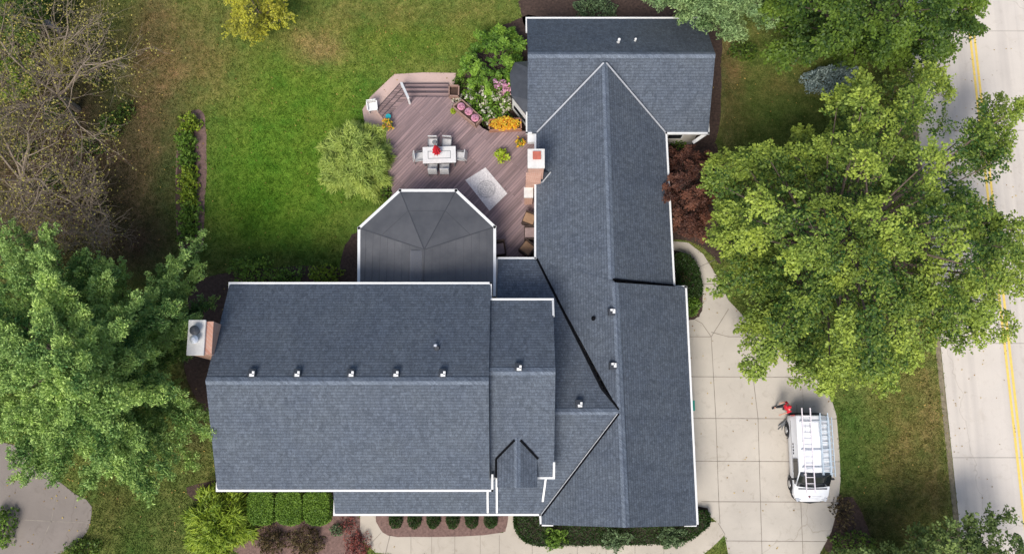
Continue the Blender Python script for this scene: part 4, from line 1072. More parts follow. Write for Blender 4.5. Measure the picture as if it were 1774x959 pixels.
# --- hydrangea / rhododendron by deck
broadleaf('tall_shrub','tall bright green bush left of the top block wall','shrub',
 [(815,75),(835,50),(865,40),(892,45),(908,65),(908,100),(893,120),(888,150),(850,160),(815,150),(798,120)],(856,100),1.2,2.8,L['hedge'],700,20,.14,.4,trunk=.06,lobe=.55)
shrub('hydrangea','flowering hydrangea with cream blooms between the deck planters and the bay window',845,175,55,38,1.5,L['hedge'],2600,.15,flower=L['whitefl'],spiky=.4,fl_n=150,fl_size=.14,rot=-25)
shrub('hydrangea','pink flowered hydrangea touching the bay roof',866,153,19,16,1.8,L['hedge'],420,.13,flower=L['pinkfl'],fl_n=60,fl_size=.18)
shrub('leafy_shrub','small dark bush at the corner of the pink paving above the deck',798,140,16,12,.6,L['mid'],300,.1)
shrub('white_flower_plant','white flowered plant beside the square planter',790,177,14,20,.9,L['hedge'],200,.1,flower=L['whitefl'],fl_n=34,fl_size=.12,cat='plant',rot=-30)
# --- front hedges (three clipped blocks)
gp='clipped hedge blocks in front of the tall block'
for px,lb in((461,'leftmost clipped green hedge block under the tall block gutter'),(509,'middle clipped hedge block of three under the tall block gutter'),(556,'clipped hedge block next to the porch roof edge')):
    hedge_poly('hedge_block',lb,[(px-23,845),(px-23,893),(px-13,905),(px+11,906),(px+21,894),(px+21,845)],1.0,L['mid'],5600,.085,gp)
gp='round boxwoods under the porch gutter'
names=['leftmost','second from the left','third from the left','fourth from the left','fifth from the left','rightmost']
for k in range(6):
    shrub('boxwood_ball','%s round dark boxwood of the row under the porch gutter'%names[k],684+k*33.2,899,14,19,.7,L['box'],1300,.07,group=gp,cat='boxwood',spiky=.08)
hedge_poly('low_hedge','long dark low hedge filling the bed in front of the garage gable',[(897,880),(1218,880),(1226,890),(1227,905),(1212,920),(1180,941),(960,943),(920,942),(897,926),(889,900)],.55,L['box'],9000,.075)
gp='light shrubs before the garage'
for px,py,c_,lb in((962,930,'mid','bright green leafy shrub, left of the three before the garage gable'),(1065,931,'grey_green','dusky green shrub, middle of the three before the garage gable'),(1165,929,'grey_green','grey green shrub nearest the driveway of the three before the garage gable')):
    shrub('garden_shrub',lb,px,py,27,22,1.2,L[c_],1500,.11,group=gp,spiky=.4)
hedge_poly('low_hedge','dark clipped hedge curving inside the walk beside the right wing',[(1160,440),(1190,444),(1206,465),(1213,500),(1212,520),(1160,520)],.7,L['box'],2600,.09)
shrub('brown_shrub','dry brown topped plant over the dark hedge by the right wing',1185,482,14,18,1.0,L['brownleaf'],260,.1)
shrub('leafy_shrub','light green leafy shrub at the garage corner beside the walk',1198,525,18,24,1.0,L['mid'],700,.15,spiky=.3)
# --- bottom left mixed bed
shrub('brown_shrub','dark brownish green shrub in the bottom bed, left one',470,938,36,26,1.0,L['brownleaf'],1200,.11,spiky=.4,group='brown shrubs in the bottom bed')
shrub('brown_shrub','dark brownish green shrub in the bottom bed, right one',530,940,32,28,1.0,L['brownleaf'],1200,.11,spiky=.4,group='brown shrubs in the bottom bed')
shrub('red_shrub','red and orange leaved shrub by the curve of the front walk',618,945,22,24,.8,L['redleaf'],800,.1,spiky=.4)
shrub('red_shrub','low purple red plant under the left end of the porch gutter',603,908,18,18,.4,L['redleaf'],380,.08,spiky=.5)
shrub('blue_spruce','tiny dark blue green conifer under the left end of the porch gutter',583,918,13,12,.6,L['grey_green'],300,.09)
shrub('leafy_shrub','low green shrub between the yellow shrub and the hedge blocks',415,880,26,22,.8,L['mid'],500,.12,spiky=.5)
shrub('leafy_shrub','dark shrub beside the old concrete at the bottom left',140,950,34,20,.8,L['dark'],600,.12)
shrub('leafy_shrub','round green shrub cut by the left picture edge near the bottom',-2,915,24,40,1.3,L['mid'],900,.14)
shrub('brown_shrub','dry brown plant beside the lower right bend of the driveway',1462,888,20,30,.9,L['brownleaf'],420,.13,spiky=.6)
shrub('leafy_shrub','dark green shrub at the bottom edge right of the driveway',1480,945,45,25,1.2,L['dark'],900,.13)
shrub('leafy_shrub','small dark bush squeezed between the willow shrub and the porch',675,330,26,24,.8,L['mid'],500,.12)
shrub('leafy_shrub','dark understory bush beneath the bare trees',190,215,26,30,1.0,L['dark'],420,.13,group='understory bushes under the bare trees')
shrub('leafy_shrub','dark understory bush by the left edge below the corner tree',30,80,40,24,.9,L['dark'],500,.13,group='understory bushes under the bare trees')
shrub('leafy_shrub','deep green underbush between the forked trunk and the brown path',95,195,36,40,.8,L['dark'],450,.13,group='understory bushes under the bare trees')
for px,py,rx,ry,lb in((165,130,22,26,'green bush just right of the forked bare trunk'),(40,260,30,26,'dark bush at the left edge among the bare branches'),(150,255,34,24,'low dark bush in the litter below the forked trunk'),(215,190,18,26,'small dark bush at the right rim of the bare trees'),(90,310,30,20,'low bush low down in the leaf litter above the pine')):
    shrub('leafy_shrub',lb,px,py,rx,ry,.8,L['dark'],420,.12,group='understory bushes under the bare trees',spiky=.6)
# fallen log
a_,b_=P(78,38,.2),P(104,54,.2)
tag(MB().tube(a_,b_,.19,.16,12).build('fallen_log',M['log']),'pale grey fallen log below the tree in the top left corner','log')

# ------------------------------------------------ grass tufts (stuff)
def tufts(poly,n,lo=.04,hi=.10):
    p=in_poly_px(poly,n); w3=PV(p[:,0],p[:,1],np.zeros(n)); ok=np.ones(n,bool)
    for q in NOGRASS+[np.array([(-13,-1.8),(8.5,-3.6),(8.5,7),(7.7,15),(10,16),(10,21.8),(1.1,21.8),(1.2,16),(-9,12),(-9,7),(-13,7)]),np.array(deckpoly)]: ok&=~inside(w3[:,:2],q)
    w3=w3[ok]; n=len(w3)
    nb=3; d=rng.normal(size=(n,nb,3))*np.array((.55,.55,0))+np.array((0,0,.8)); d=unit(d)
    ln=rng.uniform(lo,hi,(n,nb)); cen=(w3[:,None,:]+d*(ln*.5)[...,None]+rng.normal(size=(n,nb,3))*np.array((.05,.05,0)))
    return cen.reshape(-1,3),d.reshape(-1,3),ln.ravel()
# colour of the tufts follows the patch of lawn they grow on
tf=[tufts([(-10,-10),(1784,-10),(1784,969),(-10,969)],175000,.05,.13)]
cen=np.concatenate([t[0] for t in tf]); dd=np.concatenate([t[1] for t in tf]); ln=np.concatenate([t[2] for t in tf])
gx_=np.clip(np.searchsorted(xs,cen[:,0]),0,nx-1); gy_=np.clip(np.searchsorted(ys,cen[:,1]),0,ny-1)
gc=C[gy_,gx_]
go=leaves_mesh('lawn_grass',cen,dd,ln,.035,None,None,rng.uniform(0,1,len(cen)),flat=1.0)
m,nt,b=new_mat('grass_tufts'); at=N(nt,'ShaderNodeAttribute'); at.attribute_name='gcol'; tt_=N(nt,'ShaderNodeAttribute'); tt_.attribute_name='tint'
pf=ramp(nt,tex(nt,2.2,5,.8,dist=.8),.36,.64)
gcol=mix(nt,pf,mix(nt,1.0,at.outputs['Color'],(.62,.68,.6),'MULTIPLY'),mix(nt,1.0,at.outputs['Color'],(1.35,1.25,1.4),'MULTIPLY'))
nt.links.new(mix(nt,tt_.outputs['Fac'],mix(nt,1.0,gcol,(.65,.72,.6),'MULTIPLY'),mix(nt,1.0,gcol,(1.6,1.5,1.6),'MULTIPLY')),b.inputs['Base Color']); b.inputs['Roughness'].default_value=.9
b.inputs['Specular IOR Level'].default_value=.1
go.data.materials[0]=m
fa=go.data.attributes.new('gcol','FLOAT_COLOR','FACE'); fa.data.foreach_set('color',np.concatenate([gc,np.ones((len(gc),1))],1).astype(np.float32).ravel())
tag(go,'short lawn grass growing around the house','grass',kind='stuff')

# fallen leaves, more of them near the trees
q=in_poly_px([(-10,-10),(1784,-10),(1784,969),(-10,969)],5200)
dn=np.array([min(math.hypot(x-1480,y-400)/420,math.hypot(x-110,y-250)/330,math.hypot(x-250,y-700)/300,math.hypot(x-600,y-60)/260) for x,y in q])
q=q[rng.random(len(q))<np.exp(-dn**2*1.2)*.75]
w3=PV(q[:,0],q[:,1],np.full(len(q),.045)); okm=np.ones(len(q),bool)
for pg in [np.array([(-13,-3.6),(8.9,-4.1),(8.9,7.4),(8.1,15),(10.2,16),(10.2,22),(.9,22),(1.2,16),(-9,16),(-9,7),(-13,7)])]: okm&=~inside(w3[:,:2],pg)
w3=w3[okm]; fl=leaves_mesh('fallen_leaves',w3,unit(rng.normal(size=w3.shape)*np.array((1,1,.15))),rng.uniform(.06,.12,len(w3)),rng.uniform(.04,.08,len(w3)),leafmat('dry_leaves',(.20,.11,.03),(.50,.36,.10),.1),None,rng.uniform(0,1,len(w3)),flat=.2)
tag(fl,'yellow and brown fallen leaves scattered over lawn, driveway and road','fallen leaves',kind='stuff')

# ------------------------------------------------ deck furniture
def chair(x,y,rz,label,group):
    root=empty('patio_chair',(x,y,DZ),label,'chair',group,rz)
    WL[root.name]=Vector((0,0,0))
    MB().box((0,0,.42),(.48,.46,.05)).build('seat',M['chairgrey'],root,bevel=.01)
    MB().box((0,-.27,.68),(.48,.05,.55),rx=-.22).build('backrest',M['chairgrey'],root,bevel=.01)
    for s in(-1,1):
        MB().tube((s*.25,-.22,.62),(s*.25,.2,.62),.02).tube((s*.25,.2,.62),(s*.25,.22,0),.018).build('armrest',M['greyframe'],root)
        MB().tube((s*.23,-.2,.42),(s*.23,-.3,0),.018).build('leg',M['greyframe'],root)
    return root
tb=P(761,268,DZ+.74); tx,ty=tb.x,tb.y
tbl=empty('dining_table',(tx,ty,DZ),'rectangular pale table with a grey inlaid border under the red parasol','table')
tw,td=1.78,.92
MB().box((tx,ty,DZ+.72),(tw,td,.05),rz=R(2)).build('tabletop',M['tabletop'],tbl,bevel=.01)
il=MB()
for s in(-1,1):
    il.box((tx,ty+s*.2,DZ+.747),(1.2,.035,.006),rz=R(2)); il.box((tx+s*.6,ty,DZ+.747),(.035,.43,.006),rz=R(2))
il.build('inlay',M['tableline'],tbl)
for sx in(-1,1):
    for sy in(-1,1): MB().box((tx+sx*.8,ty+sy*.38,DZ+.35),(.07,.07,.7)).build('leg',M['greyframe'],tbl)
gp='grey chairs around the dining table'
chair(tx-.38,ty+.78,R(180),'grey chair behind the table, left of the parasol pole',gp)
chair(tx+.38,ty+.78,R(176),'grey chair behind the table, right of the parasol pole',gp)
chair(tx-.36,ty-.64,R(0),'grey chair on the near side of the table, left one',gp)
chair(tx+.28,ty-.64,R(0),'grey chair on the near side of the table, right one',gp)
chair(tx-1.12,ty-.02,R(-82),'grey chair at the left end of the table by the willow shrub',gp)
chair(tx+1.14,ty+.02,R(85),'grey chair at the right end of the table',gp)
um=empty('closed_parasol',(tx-.1,ty+.1,DZ),'closed red parasol standing through the dining table','parasol')
MB().tube((tx-.1,ty+.1,DZ),(tx-.1,ty+.12,DZ+2.5),.025).build('pole',M['greyframe'],um)
ub=MB()
for k in range(9):
    t=k/9*6.283
    for j in range(4):
        z0_,z1_=DZ+.95+j*.26,DZ+.95+(j+1)*.26; r0_,r1_=.26-.055*j,.26-.055*(j+1)
        a0,a1=t,t+6.283/9; q=.62
        am=(a0+a1)/2; cx_,cy_=tx-.12,ty+.1
        p=lambda a,r,z:(cx_+math.cos(a)*r,cy_+math.sin(a)*r,z)
        ub.add([p(a0,r0_,z0_),p(am,r0_*q,z0_),p(a1,r0_,z0_),p(a0,r1_,z1_),p(am,r1_*q,z1_),p(a1,r1_,z1_)],[(0,1,4,3),(1,2,5,4)])
ub.build('canopy',M['red'],um)
MB().tube((tx-.1,ty+.12,DZ+2.42),(tx-.1,ty+.12,DZ+2.5),.13,.1,12).build('crown_cap',M['greyframe'],um)
MB().tube((tx-.1,ty+.1,DZ),(tx-.1,ty+.1,DZ+.08),.26,.22,18).build('base',M['greyframe'],um)
# rug
m,nt,b=new_mat('patterned_rug')
tc=N(nt,'ShaderNodeTexCoord'); ln_=N(nt,'ShaderNodeVectorMath'); ln_.operation='LENGTH'; nt.links.new(tc.outputs['Object'],ln_.inputs[0])
wv=N(nt,'ShaderNodeTexWave'); wv.wave_type='RINGS'; wv.rings_direction='SPHERICAL'; nt.links.new(tc.outputs['Object'],wv.inputs[0]); wv.inputs['Scale'].default_value=2.4; wv.inputs['Distortion'].default_value=9; wv.inputs['Detail Scale'].default_value=4
near=N(nt,'ShaderNodeMath'); near.operation='LESS_THAN'; near.inputs[1].default_value=.52; nt.links.new(ln_.outputs['Value'],near.inputs[0])
mf=N(nt,'ShaderNodeMath'); mf.operation='MULTIPLY'; nt.links.new(near.outputs[0],mf.inputs[0]); nt.links.new(wv.outputs['Fac'],mf.inputs[1])
f=ramp(nt,tex(nt,7,4,.7,dist=2),.4,.6)
o=mix(nt,f,(.74,.70,.67),(.52,.48,.47)); o=mix(nt,mf.outputs[0],o,(.36,.34,.33))
nt.links.new(o,b.inputs['Base Color']); b.inputs['Roughness'].default_value=.95
rp=PP([(841,290),(879,335),(848,365),(806,312)],DZ+.012)
tag(MB().prism([(p.x,p.y) for p in rp],DZ+.002,DZ+.014).build('outdoor_rug',m),'pale grey patterned rug laid diagonally on the deck boards','rug')
def lounge(px,py,rz,label,cm,group='wicker chairs along the deck wall'):
    p=P(px,py,DZ+.45); root=empty('wicker_chair',(p.x,p.y,DZ),label,'chair',group,rz); WL[root.name]=Vector((0,0,0))
    MB().box((0,0,.2),(.72,.72,.36)).build('base',M['wicker'],root,bevel=.03)
    MB().box((0,.03,.43),(.58,.60,.13)).build('seat_cushion',cm,root,bevel=.04)
    MB().box((0,-.34,.6),(.72,.1,.55)).build('backrest',M['wicker'],root,bevel=.03)
    for s in(-1,1): MB().box((s*.34,0,.48),(.07,.7,.22)).build('armrest',M['wicker'],root,bevel=.03)
lounge(918,379,R(68),'brown wicker chair turned on the deck, uppermost of the three by the wing wall',M['cushion_tan'])
lounge(920,403,R(90),'wicker seat with a mauve cushion between the two turned chairs',M['cushion_mauve'])
lounge(914,430,R(52),'wicker chair with a tan cushion turned diagonally in the deck corner',M['cushion_tan'])
lounge(864,430,R(188),'dark wicker chair with a dusky cushion against the screened porch',M['plum'],None)
# white chair at the steps
p=P(645,184,.5); root=empty('white_chair',(p.x,p.y,.03),'white plastic armchair on the pink paving at the foot of the left steps','chair',rz=R(8)); WL[root.name]=Vector((0,0,0))
MB().box((0,0,.42),(.5,.48,.05)).build('seat',M['white'],root,bevel=.02)
MB().box((0,.25,.66),(.52,.05,.5),rx=.15).build('backrest',M['white'],root,bevel=.02)
for s in(-1,1):
    MB().box((s*.27,0,.6),(.06,.5,.05)).build('armrest',M['white'],root)
    for t in(-1,1): MB().box((s*.23,t*.2,.2),(.05,.05,.42)).build('leg',M['white'],root)
# planters
def planter(name,label,pts,z,h,m,soilm=True,t=.06):
    c=sum((Vector(p) for p in pts),Vector())/len(pts)
    root=empty(name,(c.x,c.y,z),label,'planter'); mb=MB(); n=len(pts)
    for i in range(n):
        a,b=Vector(pts[i]),Vector(pts[(i+1)%n]); d=(b-a).normalized()
        inn_=(c-(a+b)/2); nn=Vector((-d.y,d.x,0)); nn=nn if nn.dot(inn_)>0 else -nn
        a2,b2=(a+nn*t/2),(b+nn*t/2); mb.beam(Vector((a2.x,a2.y,z+h)),Vector((b2.x,b2.y,z+h)),t,h)
    mb.build('box',m,root)
    ip=[c+(Vector(p)-c)*.93 for p in pts]; MB().prism([(q.x,q.y) for q in ip],z,z+h*.8).build('soil',M['soil'],root)
    return root,c
planter('planter_box','empty square wooden planter at the top right of the deck steps',PP([(777,147),(796,147),(795,167),(777,166)],DZ+.35),.1,.95,M['wood'])
pts=PP([(783,184),(800,171),(836,204),(824,218)],DZ+.4)
planter('planter_box','long diagonal wooden planter holding three round pink mums',pts,DZ,.4,M['wood'])
for k,(px,py) in enumerate(((799,184),(812,193),(823,204))):
    q=P(px,py,DZ+.45); root=empty('pink_mum',(q.x,q.y,DZ+.3),['round pink mum at the upper end of the diagonal planter','round pink mum in the middle of the diagonal planter','round pink mum at the lower end of the diagonal planter'][k],'flower','pink mums in the diagonal planter')
    MB().tube((q.x,q.y,DZ+.3),(q.x,q.y,DZ+.42),.13,.16,14).build('pot',M['screen_tan'],root)
    n=420; d=unit(rng.normal(size=(n,3))); d[:,2]=np.abs(d[:,2]); c3=d*np.array((.2,.2,.15))+np.array((q.x,q.y,DZ+.41))
    leaves_mesh('flowers',c3,unit(d+rng.normal(size=(n,3))*.9),.06,.05,L['pinkfl'],root,rng.uniform(0,1,n))
q=P(785,191,DZ+.2)
shrub('potted_plant','small round lime plant on the deck beside the diagonal planter',785,191,6,6,.35,L['lime'],500,.06,cat='plant',z=DZ,spiky=.05)
pts=PP([(846,206),(903,204),(904,224),(847,226)],DZ+.35)
planter('planter_box','long wooden planter full of orange and yellow flowers',pts,DZ,.35,M['terracotta'])
shrub('flower_bed','dense orange and yellow flowers filling the long wooden planter',875,214,29,11,.22,L['hedge'],500,.08,cat='flowers',z=DZ+.28,flower=L['orange'],fl_n=260,fl_size=.12,spiky=.1,core=False)
def potted(label,px,py,r,h,mt,fl=None,n=260,leaf=.14):
    q=P(px,py,DZ+.25); root=shrub('potted_plant',label,px,py,r,r,h,mt,n,leaf,cat='plant',z=DZ+.2,flower=fl,spiky=.5,core=False,fl_n=22,fl_size=.1)
    c_=root.location; MB().tube((c_.x,c_.y,DZ),(c_.x,c_.y,DZ+.26),.12,.17,14).build('pot',M['screen_tan'],root)
potted('lime leaved potted plant on the deck above the rug',869,269,14,.35,L['lime'],n=150,leaf=.2)
potted('small yellow flowered pot on the deck near the white corner box',901,246,9,.3,L['hedge'],L['orange'],n=160,leaf=.1)
potted('orange flowered pot beside the willow shrub at the deck edge',672,215,10,.35,L['hedge'],L['orange'],n=160,leaf=.1)
q=P(673,203,DZ+.15); tq=MB().tube((q.x,q.y,DZ),(q.x,q.y,DZ+.28),.09,.15,16); tag(tq.build('teal_pot',M['teal']),'small glazed teal pot at the head of the left steps','pot')
# green bin peeking from under garage gutter
q=P(1200,702,1.0); bn=empty('recycling_bin',(q.x-.12,q.y,0),'green bin against the garage wall, showing as a sliver by the gutter','bin')
MB().box((q.x-.12,q.y,.5),(.42,.5,1.0)).build('body',M['green_plastic'],bn,bevel=.03); MB().box((q.x-.12,q.y,1.03),(.46,.54,.06)).build('lid',M['green_plastic'],bn,bevel=.02)

# ------------------------------------------------ van
vf=P(1405,868,.5); vr=P(1405,718,1.75)
VX=(P(1369,780,.6).x+P(1441,780,1.8).x)/2+.02; yF=vf.y; yR=vr.y; LN=yR-yF
van=empty('parked_van',(VX,(yF+yR)/2,0),'small white cargo van with ladders on its roof rack, parked on the driveway','van')
HW=.90
# station: t (0 rear..1 front), belt half width, roof half width, roof z, belt z, hood flag
stt=[(0.0,.84,.74,1.70,1.02),(.012,.88,.79,1.78,1.02),(.05,.90,.81,1.84,1.02),(.3,.905,.82,1.87,1.02),(.60,.905,.81,1.86,1.01),(.645,.905,.80,1.83,1.0),(.81,.90,.80,1.14,1.0),(.845,.895,.72,1.06,.96),(.92,.86,.60,.96,.88),(.96,.78,.52,.86,.80),(.985,.66,.42,.76,.70),(1.0,.46,.30,.64,.58)]
vsx=[];fsx=[]
def sec(hwb,hwr,zr_,zb,y):
    zl=.28
    pr_=[(hwb*.93,zl),(hwb,.45),(hwb,(.45+zb)/2),(hwb,zb),(hwb*.985-.01,zb+.06 if zr_-zb>.1 else zb+.01),(hwr+(.03 if zr_-zb>.1 else .02),zr_-.10*(zr_-zb)-.02),(hwr-.06,zr_-.012),(hwr*.5,zr_+.012),(0,zr_+.018)]
    full=pr_+[(-a,b) for a,b in pr_[-2::-1]]
    return [(VX+a,y,b) for a,b in full]
for t,hb,hr,zr_,zb in stt: vsx+=sec(hb,hr,zr_,zb,yR-t*LN)
ns=17
for i in range(len(stt)-1):
    for k in range(ns-1): fsx.append((i*ns+k,i*ns+k+1,(i+1)*ns+k+1,(i+1)*ns+k))
    fsx.append((i*ns+ns-1,i*ns,(i+1)*ns,(i+1)*ns+ns-1))
fsx.append(tuple(range(ns))[::-1]); fsx.append(tuple(range((len(stt)-1)*ns,len(stt)*ns)))
body=link('body',vsx,fsx,M['paint'],van,smooth=True)
bv=body.modifiers.new('e','EDGE_SPLIT'); bv.split_angle=R(34)
def stw(t):
    for a,b in zip(stt[:-1],stt[1:]):
        if a[0]<=t<=b[0]:
            k=(t-a[0])/(b[0]-a[0]); return [a[j]+(b[j]-a[j])*k for j in range(1,5)]
# windscreen
wsv=[]
for t in(.648,.70,.76,.815):
    hb,hr,zr_,zb=stw(t); y=yR-t*LN; hr=hr+(t-.648)*.3
    bow=.0
    for q in(-1,-.5,0,.5,1): wsv.append((VX+q*(hr+.0),y-(1-q*q)*.07,zr_+.022+(1-q*q)*.012-abs(q)*.012))
wf=[(i*5+k,i*5+k+1,(i+1)*5+k+1,(i+1)*5+k) for i in range(3) for k in range(4)]
link('windscreen',wsv,wf,M['glass'],van,smooth=True).modifiers.new('s','SOLIDIFY').thickness=.015
for s in(-1,1):
    # side windows: door glass
    pts=[]
    for t in(.50,.60,.66,.72,.79):
        hb,hr,zr_,zb=stw(t); y=yR-t*LN
        xa=hb*.985+.012; top=min(zr_-.16*(zr_-zb)-.02,1.66); k=(top-zb-.06)/max(.01,(zr_-.10*(zr_-zb)-.02-zb-.06))
        xb=xa+(hr+.03-xa)*min(1,max(0,k))+.012
        pts.append(((VX+s*xa,y,zb+.07),(VX+s*xb,y,max(zb+.075,top))))
    v=[p for pr2 in pts for p in pr2]; n=len(pts)
    link('side_window',v,[(2*i,2*i+1,2*i+3,2*i+2) for i in range(n-1)],M['glass'],van).modifiers.new('s','SOLIDIFY').thickness=.012
    mr=MB().box((VX+s*1.0,yR-.735*LN,1.12),(.20,.10,.17)).build('mirror',M['trimblack'],van,bevel=.02)
    MB().box((VX+s*.66,yR-.965*LN,.78),(.26,.2,.1),rz=s*-.5,rx=.3).build('headlight',M['headlight'],van,bevel=.02)
    MB().box((VX+s*.80,yR-.004*LN,1.15),(.12,.08,.55)).build('tail_light',M['redlight'],van,bevel=.02)
    for t in(.17,.80):
        y=yR-t*LN; wh=MB().tube((VX+s*.72,y,.33),(VX+s*.935,y,.33),.33,n=22).build('wheel',M['rubber'],van,bevel=.03)
        MB().tube((VX+s*.9,y,.33),(VX+s*.945,y,.33),.2,.18,n=14).build('rim',M['chrome'],wh)
        mb=MB()
        for k in range(8):
            a0,a1=math.pi*k/8,math.pi*(k+1)/8; r_=.39
            mb.add([(VX+s*.905,y+math.cos(a)*r,.33+math.sin(a)*r) for a in(a0,a1) for r in(r_,r_+.06)]+[(VX+s*.93,y+math.cos(a)*r,.33+math.sin(a)*r) for a in(a0,a1) for r in(r_,r_+.06)],[(4,5,7,6),(0,1,3,2),(1,5,7,3),(0,4,6,2)])
        mb.build('wheel_arch',M['trimblack'],van)
MB().box((VX,yR+.05,.48),(1.68,.16,.26)).build('rear_bumper',M['trimblack'],van,bevel=.04)
MB().box((VX,yR+.012,1.35),(1.2,.03,.42)).build('rear_window',M['glass'],van)
fbm=MB()
fp=[(-.9,.87),(-.82,.94),(-.58,.99),(0,1.012),(.58,.99),(.82,.94),(.9,.87)]
for z0_,z1_,g_ in((.22,.52,.05),):
    vv=[(VX+a,yR-t*LN-g_,z) for z in(z0_,z1_) for a,t in fp]+[(VX+a*.96,yR-t*LN+.15,z) for z in(z0_,z1_) for a,t in fp]
    n=7; fbm.add(vv,[(i,i+1,n+i+1,n+i) for i in range(n-1)]+[(n+i,n+i+1,3*n+i+1,3*n+i) for i in range(n-1)]+[(i+1,i,2*n+i,2*n+i+1) for i in range(n-1)])
fbm.build('front_bumper',M['trimblack'],van)
sm_=MB()
for t in(.30,.64): 
    hb,hr,zr_,zb=stw(t); sm_.box((VX,yR-t*LN,zr_+.006),(hr*1.7,.018,.012))
for s in(-1,1):
    for k in range(1,3): sm_.box((VX+s*.22*k,yR-.34*LN,stw(.34)[2]+.012-.01*k),(.02,2.3,.014))
sm_.build('roof_seam',mat('seam_grey',(.45,.46,.48),.4,.05),van)
MB().box((VX,yR-.848*LN,1.085),(1.45,.05,.03)).build('cowl',M['trimblack'],van)
MB().box((VX-.25,yR-.80*LN,1.28),(.75,.025,.02),rz=.12,rx=.6).build('wiper',M['trimblack'],van)
# roof marking lines, side vents, hood marks
for s in(-1,1): MB().box((VX+s*.90,yR-.36*LN,.98),(.025,2.6,.03)).build('side_moulding',M['trimblack'],van)
vm=MB()
for k in range(4): vm.box((VX-.885,yR-(.335+.035*k)*LN,1.16),(.03,.09,.10))
vm.build('side_vents',M['trimblack'],van)
lg=MB().box((VX-.14,yR-.935*LN,.945),(.10,.10,.012),rz=.6,rx=.15).box((VX-.14,yR-.935*LN,.947),(.05,.14,.012),rz=.1,rx=.15); lg.build('hood_emblem',mat('dark_red_decal',(.12,.03,.04),.5,.1),van)
tl=MB()
for k in range(9): tl.box((VX+.02+k*.052,yR-.937*LN,.938-.0008*k),(.034,.03,.008),rx=.15)
for k in range(14): tl.box((VX-.28+k*.045,yR-.962*LN,.885),(.03,.02,.008),rx=.3)
tl.build('hood_lettering',mat('grey_decal',(.42,.40,.42),.5,.1),van)
# rack
for t in(.08,.40,.60):
    rk=MB(); y=yR-t*LN; rk.beam((VX-.72,y,1.99),(VX+.74,y,1.99),.05,.04)
    for s in(-1,1): rk.box((VX+s*.70,y,1.90),(.05,.05,.2))
    rk.build('roof_bar',M['alu'],van)
def ladder(name,label,x,y0,y1,z,wd,rung,m,tilt=0,layers=1,group=None,rail=.045):
    root=empty(name,(x,(y0+y1)/2,z),label,'ladder',group); 
    for l in range(layers):
        zz=z+.09*l+.05
        for s in(-1,1): MB().beam((x+s*wd/2,y0,zz),(x+s*wd/2,y1+(.15*l),zz+tilt),rail,.07).build('rail',m,root)
        n=int((y1-y0)/rung); mb=MB()
        for k in range(n):
            y=y0+rung*(k+.5); mb.tube((x-wd/2,y,zz-.03+tilt*(k/n)),(x+wd/2,y,zz-.03+tilt*(k/n)),.02,n=6)
        mb.build('rungs',m,root)
    return root
lx=P(1401,780,2.05).x
ladder('ladder','long white single ladder overhanging the front and back of the van',lx,P(1400,853,2.0).y,P(1400,706,2.0).y,2.0,.42,.30,M['alu_white'])
lx=P(1431,780,2.1).x
ladder('ladder','wide pale blue extension ladder at the right side of the van roof',lx,P(1431,822,2.0).y,P(1431,720,2.0).y,2.0,.38,.28,M['alu_blue'],layers=2)
lx2=P(1441,780,2.1).x
ladder('ladder','narrow step ladder strapped outermost on the right of the van roof',lx2+.05,P(1431,825,2.0).y,P(1431,722,2.0).y,1.98,.16,.3,M['alu_blue'],rail=.035)

# folding stand beside the van
q=P(1356,736,.1); fs_=MB()
for dx,dy,ex,ey in((-.25,-.22,.22,.18),(-.18,.05,.25,-.05),(-.22,-.05,.15,.25),(-.05,-.25,.1,.22),(.0,.0,.3,.1)):
    fs_.tube((q.x+dx,q.y+dy,.06),(q.x+ex,q.y+ey,.16),.022,n=6)
fs_.box((q.x+.02,q.y+.08,.14),(.28,.10,.05),rz=.5)
tag(fs_.build('folding_stand',M['greyframe']),'small grey metal folding stand on the driveway beside the rear wheel of the van','stand')

# ------------------------------------------------ person
def skin_obj(name,verts,edges,radii,m,parent,sub=1):
    me=bpy.data.meshes.new(name); me.from_pydata([tuple(v) for v in verts],edges,[]); me.materials.append(m)
    o=bpy.data.objects.new(name,me); col.objects.link(o)
    if parent: o.parent=parent
    sm=o.modifiers.new('skin','SKIN'); 
    for i,r in enumerate(radii):
        sv=me.skin_vertices[0].data[i]; sv.radius=(r,r) if not isinstance(r,tuple) else r; sv.use_root=(i==0)
    ss=o.modifiers.new('sub','SUBSURF'); ss.levels=sub; ss.render_levels=sub
    return o
pp=P(1351,706,0)
per=empty('person',(pp.x,pp.y,.02),'person in red shirt and cap with dark trousers on the driveway behind the van','person',rz=R(20))
# faces local -X ; stride along X
V_=[(0,0,.95),(0,0,1.15),(.0,0,1.38),(-.02,0,1.50),(-.03,0,1.56),   #0 pelvis,1 waist,2 chest,3 neck,4 head base
 (0,.10,.90),(-.16,.11,.50),(-.20,.11,.09),(-.36,.12,.05),           #5-8 left leg
 (0,-.10,.90),(.08,-.11,.50),(.30,-.11,.12),(.20,-.13,.05),          #9-12 right leg
 (0,.19,1.40),(.08,.26,1.14),(-.10,.28,.95),(-.16,.27,.90),           #13-16 left arm
 (0,-.19,1.40),(-.10,-.27,1.15),(-.32,-.26,1.08),(-.40,-.25,1.08)]  #17-20 right arm
E_=[(0,1),(1,2),(2,3),(3,4),(0,5),(5,6),(6,7),(7,8),(0,9),(9,10),(10,11),(11,12),(2,13),(13,14),(14,15),(15,16),(2,17),(17,18),(18,19),(19,20)]
R_=[.15,.14,(.17,.14),.06,.06,.10,.065,.045,.04,.10,.065,.045,.04,.07,.045,.034,.03,.07,.045,.034,.03]
skin_obj('body',V_,E_,R_,M['skin'],per)
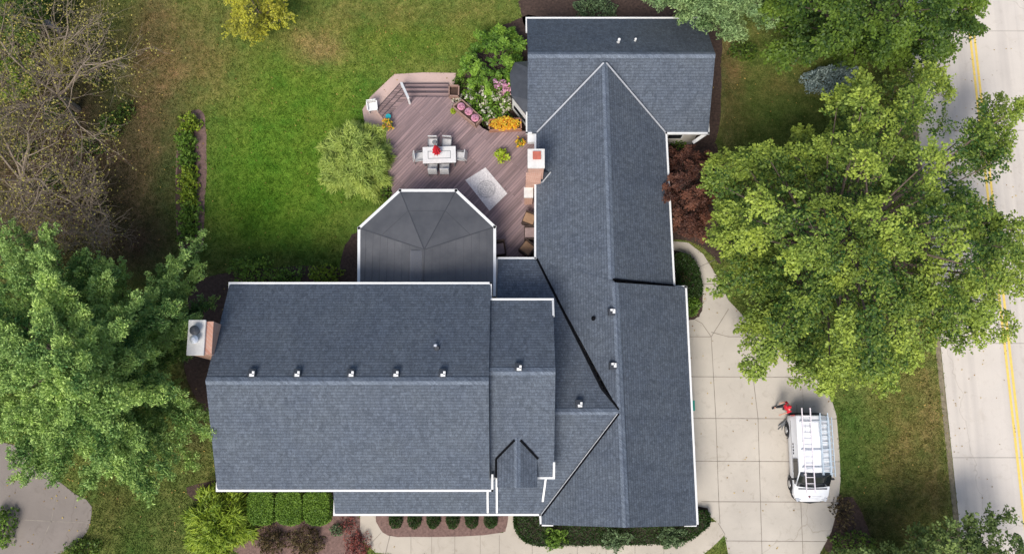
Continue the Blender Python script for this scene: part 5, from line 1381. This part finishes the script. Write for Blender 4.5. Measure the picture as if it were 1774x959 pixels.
# trousers and shirt as slightly larger shells
skin_obj('trousers',[V_[i] for i in(0,1,5,6,7,9,10,11)],[(0,1),(0,2),(2,3),(3,4),(0,5),(5,6),(6,7)],[.165,.15,.115,.08,.062,.115,.08,.062],M['dark_cloth'],per)
skin_obj('shirt',[(0,0,1.0),V_[1],V_[2],(-.01,0,1.46),V_[13],V_[14],V_[17],V_[18]],[(0,1),(1,2),(2,3),(2,4),(4,5),(2,6),(6,7)],[.17,.16,(.19,.16),.08,.085,.062,.085,.062],M['red'],per)
WL[per.name]=Vector((0,0,0))
hd=MB().dome((-.04,0,1.66),.105,.085,.13,16,8,lo=-1); hd.box((-.15,0,1.65),(.04,.03,.04)); hd.box((-.03,.087,1.65),(.04,.02,.06)); hd.box((-.03,-.087,1.65),(.04,.02,.06))
hd.build('head',M['skin'],per,smooth=False)
fc_=MB().box((-.135,.035,1.675),(.015,.025,.012)).box((-.135,-.035,1.675),(.015,.025,.012)).box((-.135,0,1.61),(.015,.05,.01)); fc_.build('face_features',M['dark_cloth'],per)
MB().dome((-.035,0,1.69),.115,.098,.12,16,6).box((-.17,0,1.695),(.12,.13,.015)).build('cap',M['red'],per)
for s,(hx,hy,hz_) in((1,(-.17,.27,.88)),(-1,(-.42,-.25,1.07))):
    hb_=MB().box((hx,hy,hz_),(.08,.05,.09) if s>0 else (.09,.08,.035))
    for k in range(4):
        if s>0: hb_.tube((hx-.03+.02*k,hy,hz_-.04),(hx-.045+.02*k,hy-.01,hz_-.12+.008*abs(k-1)),.009,.007,6)
        else: hb_.tube((hx-.04,hy-.03+.02*k,hz_),(hx-.11+.008*abs(k-1),hy-.03+.02*k,hz_-.02),.009,.007,6)
    hb_.tube((hx,hy-.02,hz_),(hx-.03,hy-.06,hz_-.03),.011,.008,6)
    hb_.build('hand',M['skin'],per)
for (x,y,z) in((-.29,.115,.05),(.22,-.12,.06)): MB().box((x,y,z),(.28,.10,.09)).build('shoe',M['trimblack'],per,bevel=.03)
print('OBJECTS',len(bpy.data.objects),'FACES',sum(len(m.polygons) for m in bpy.data.meshes))
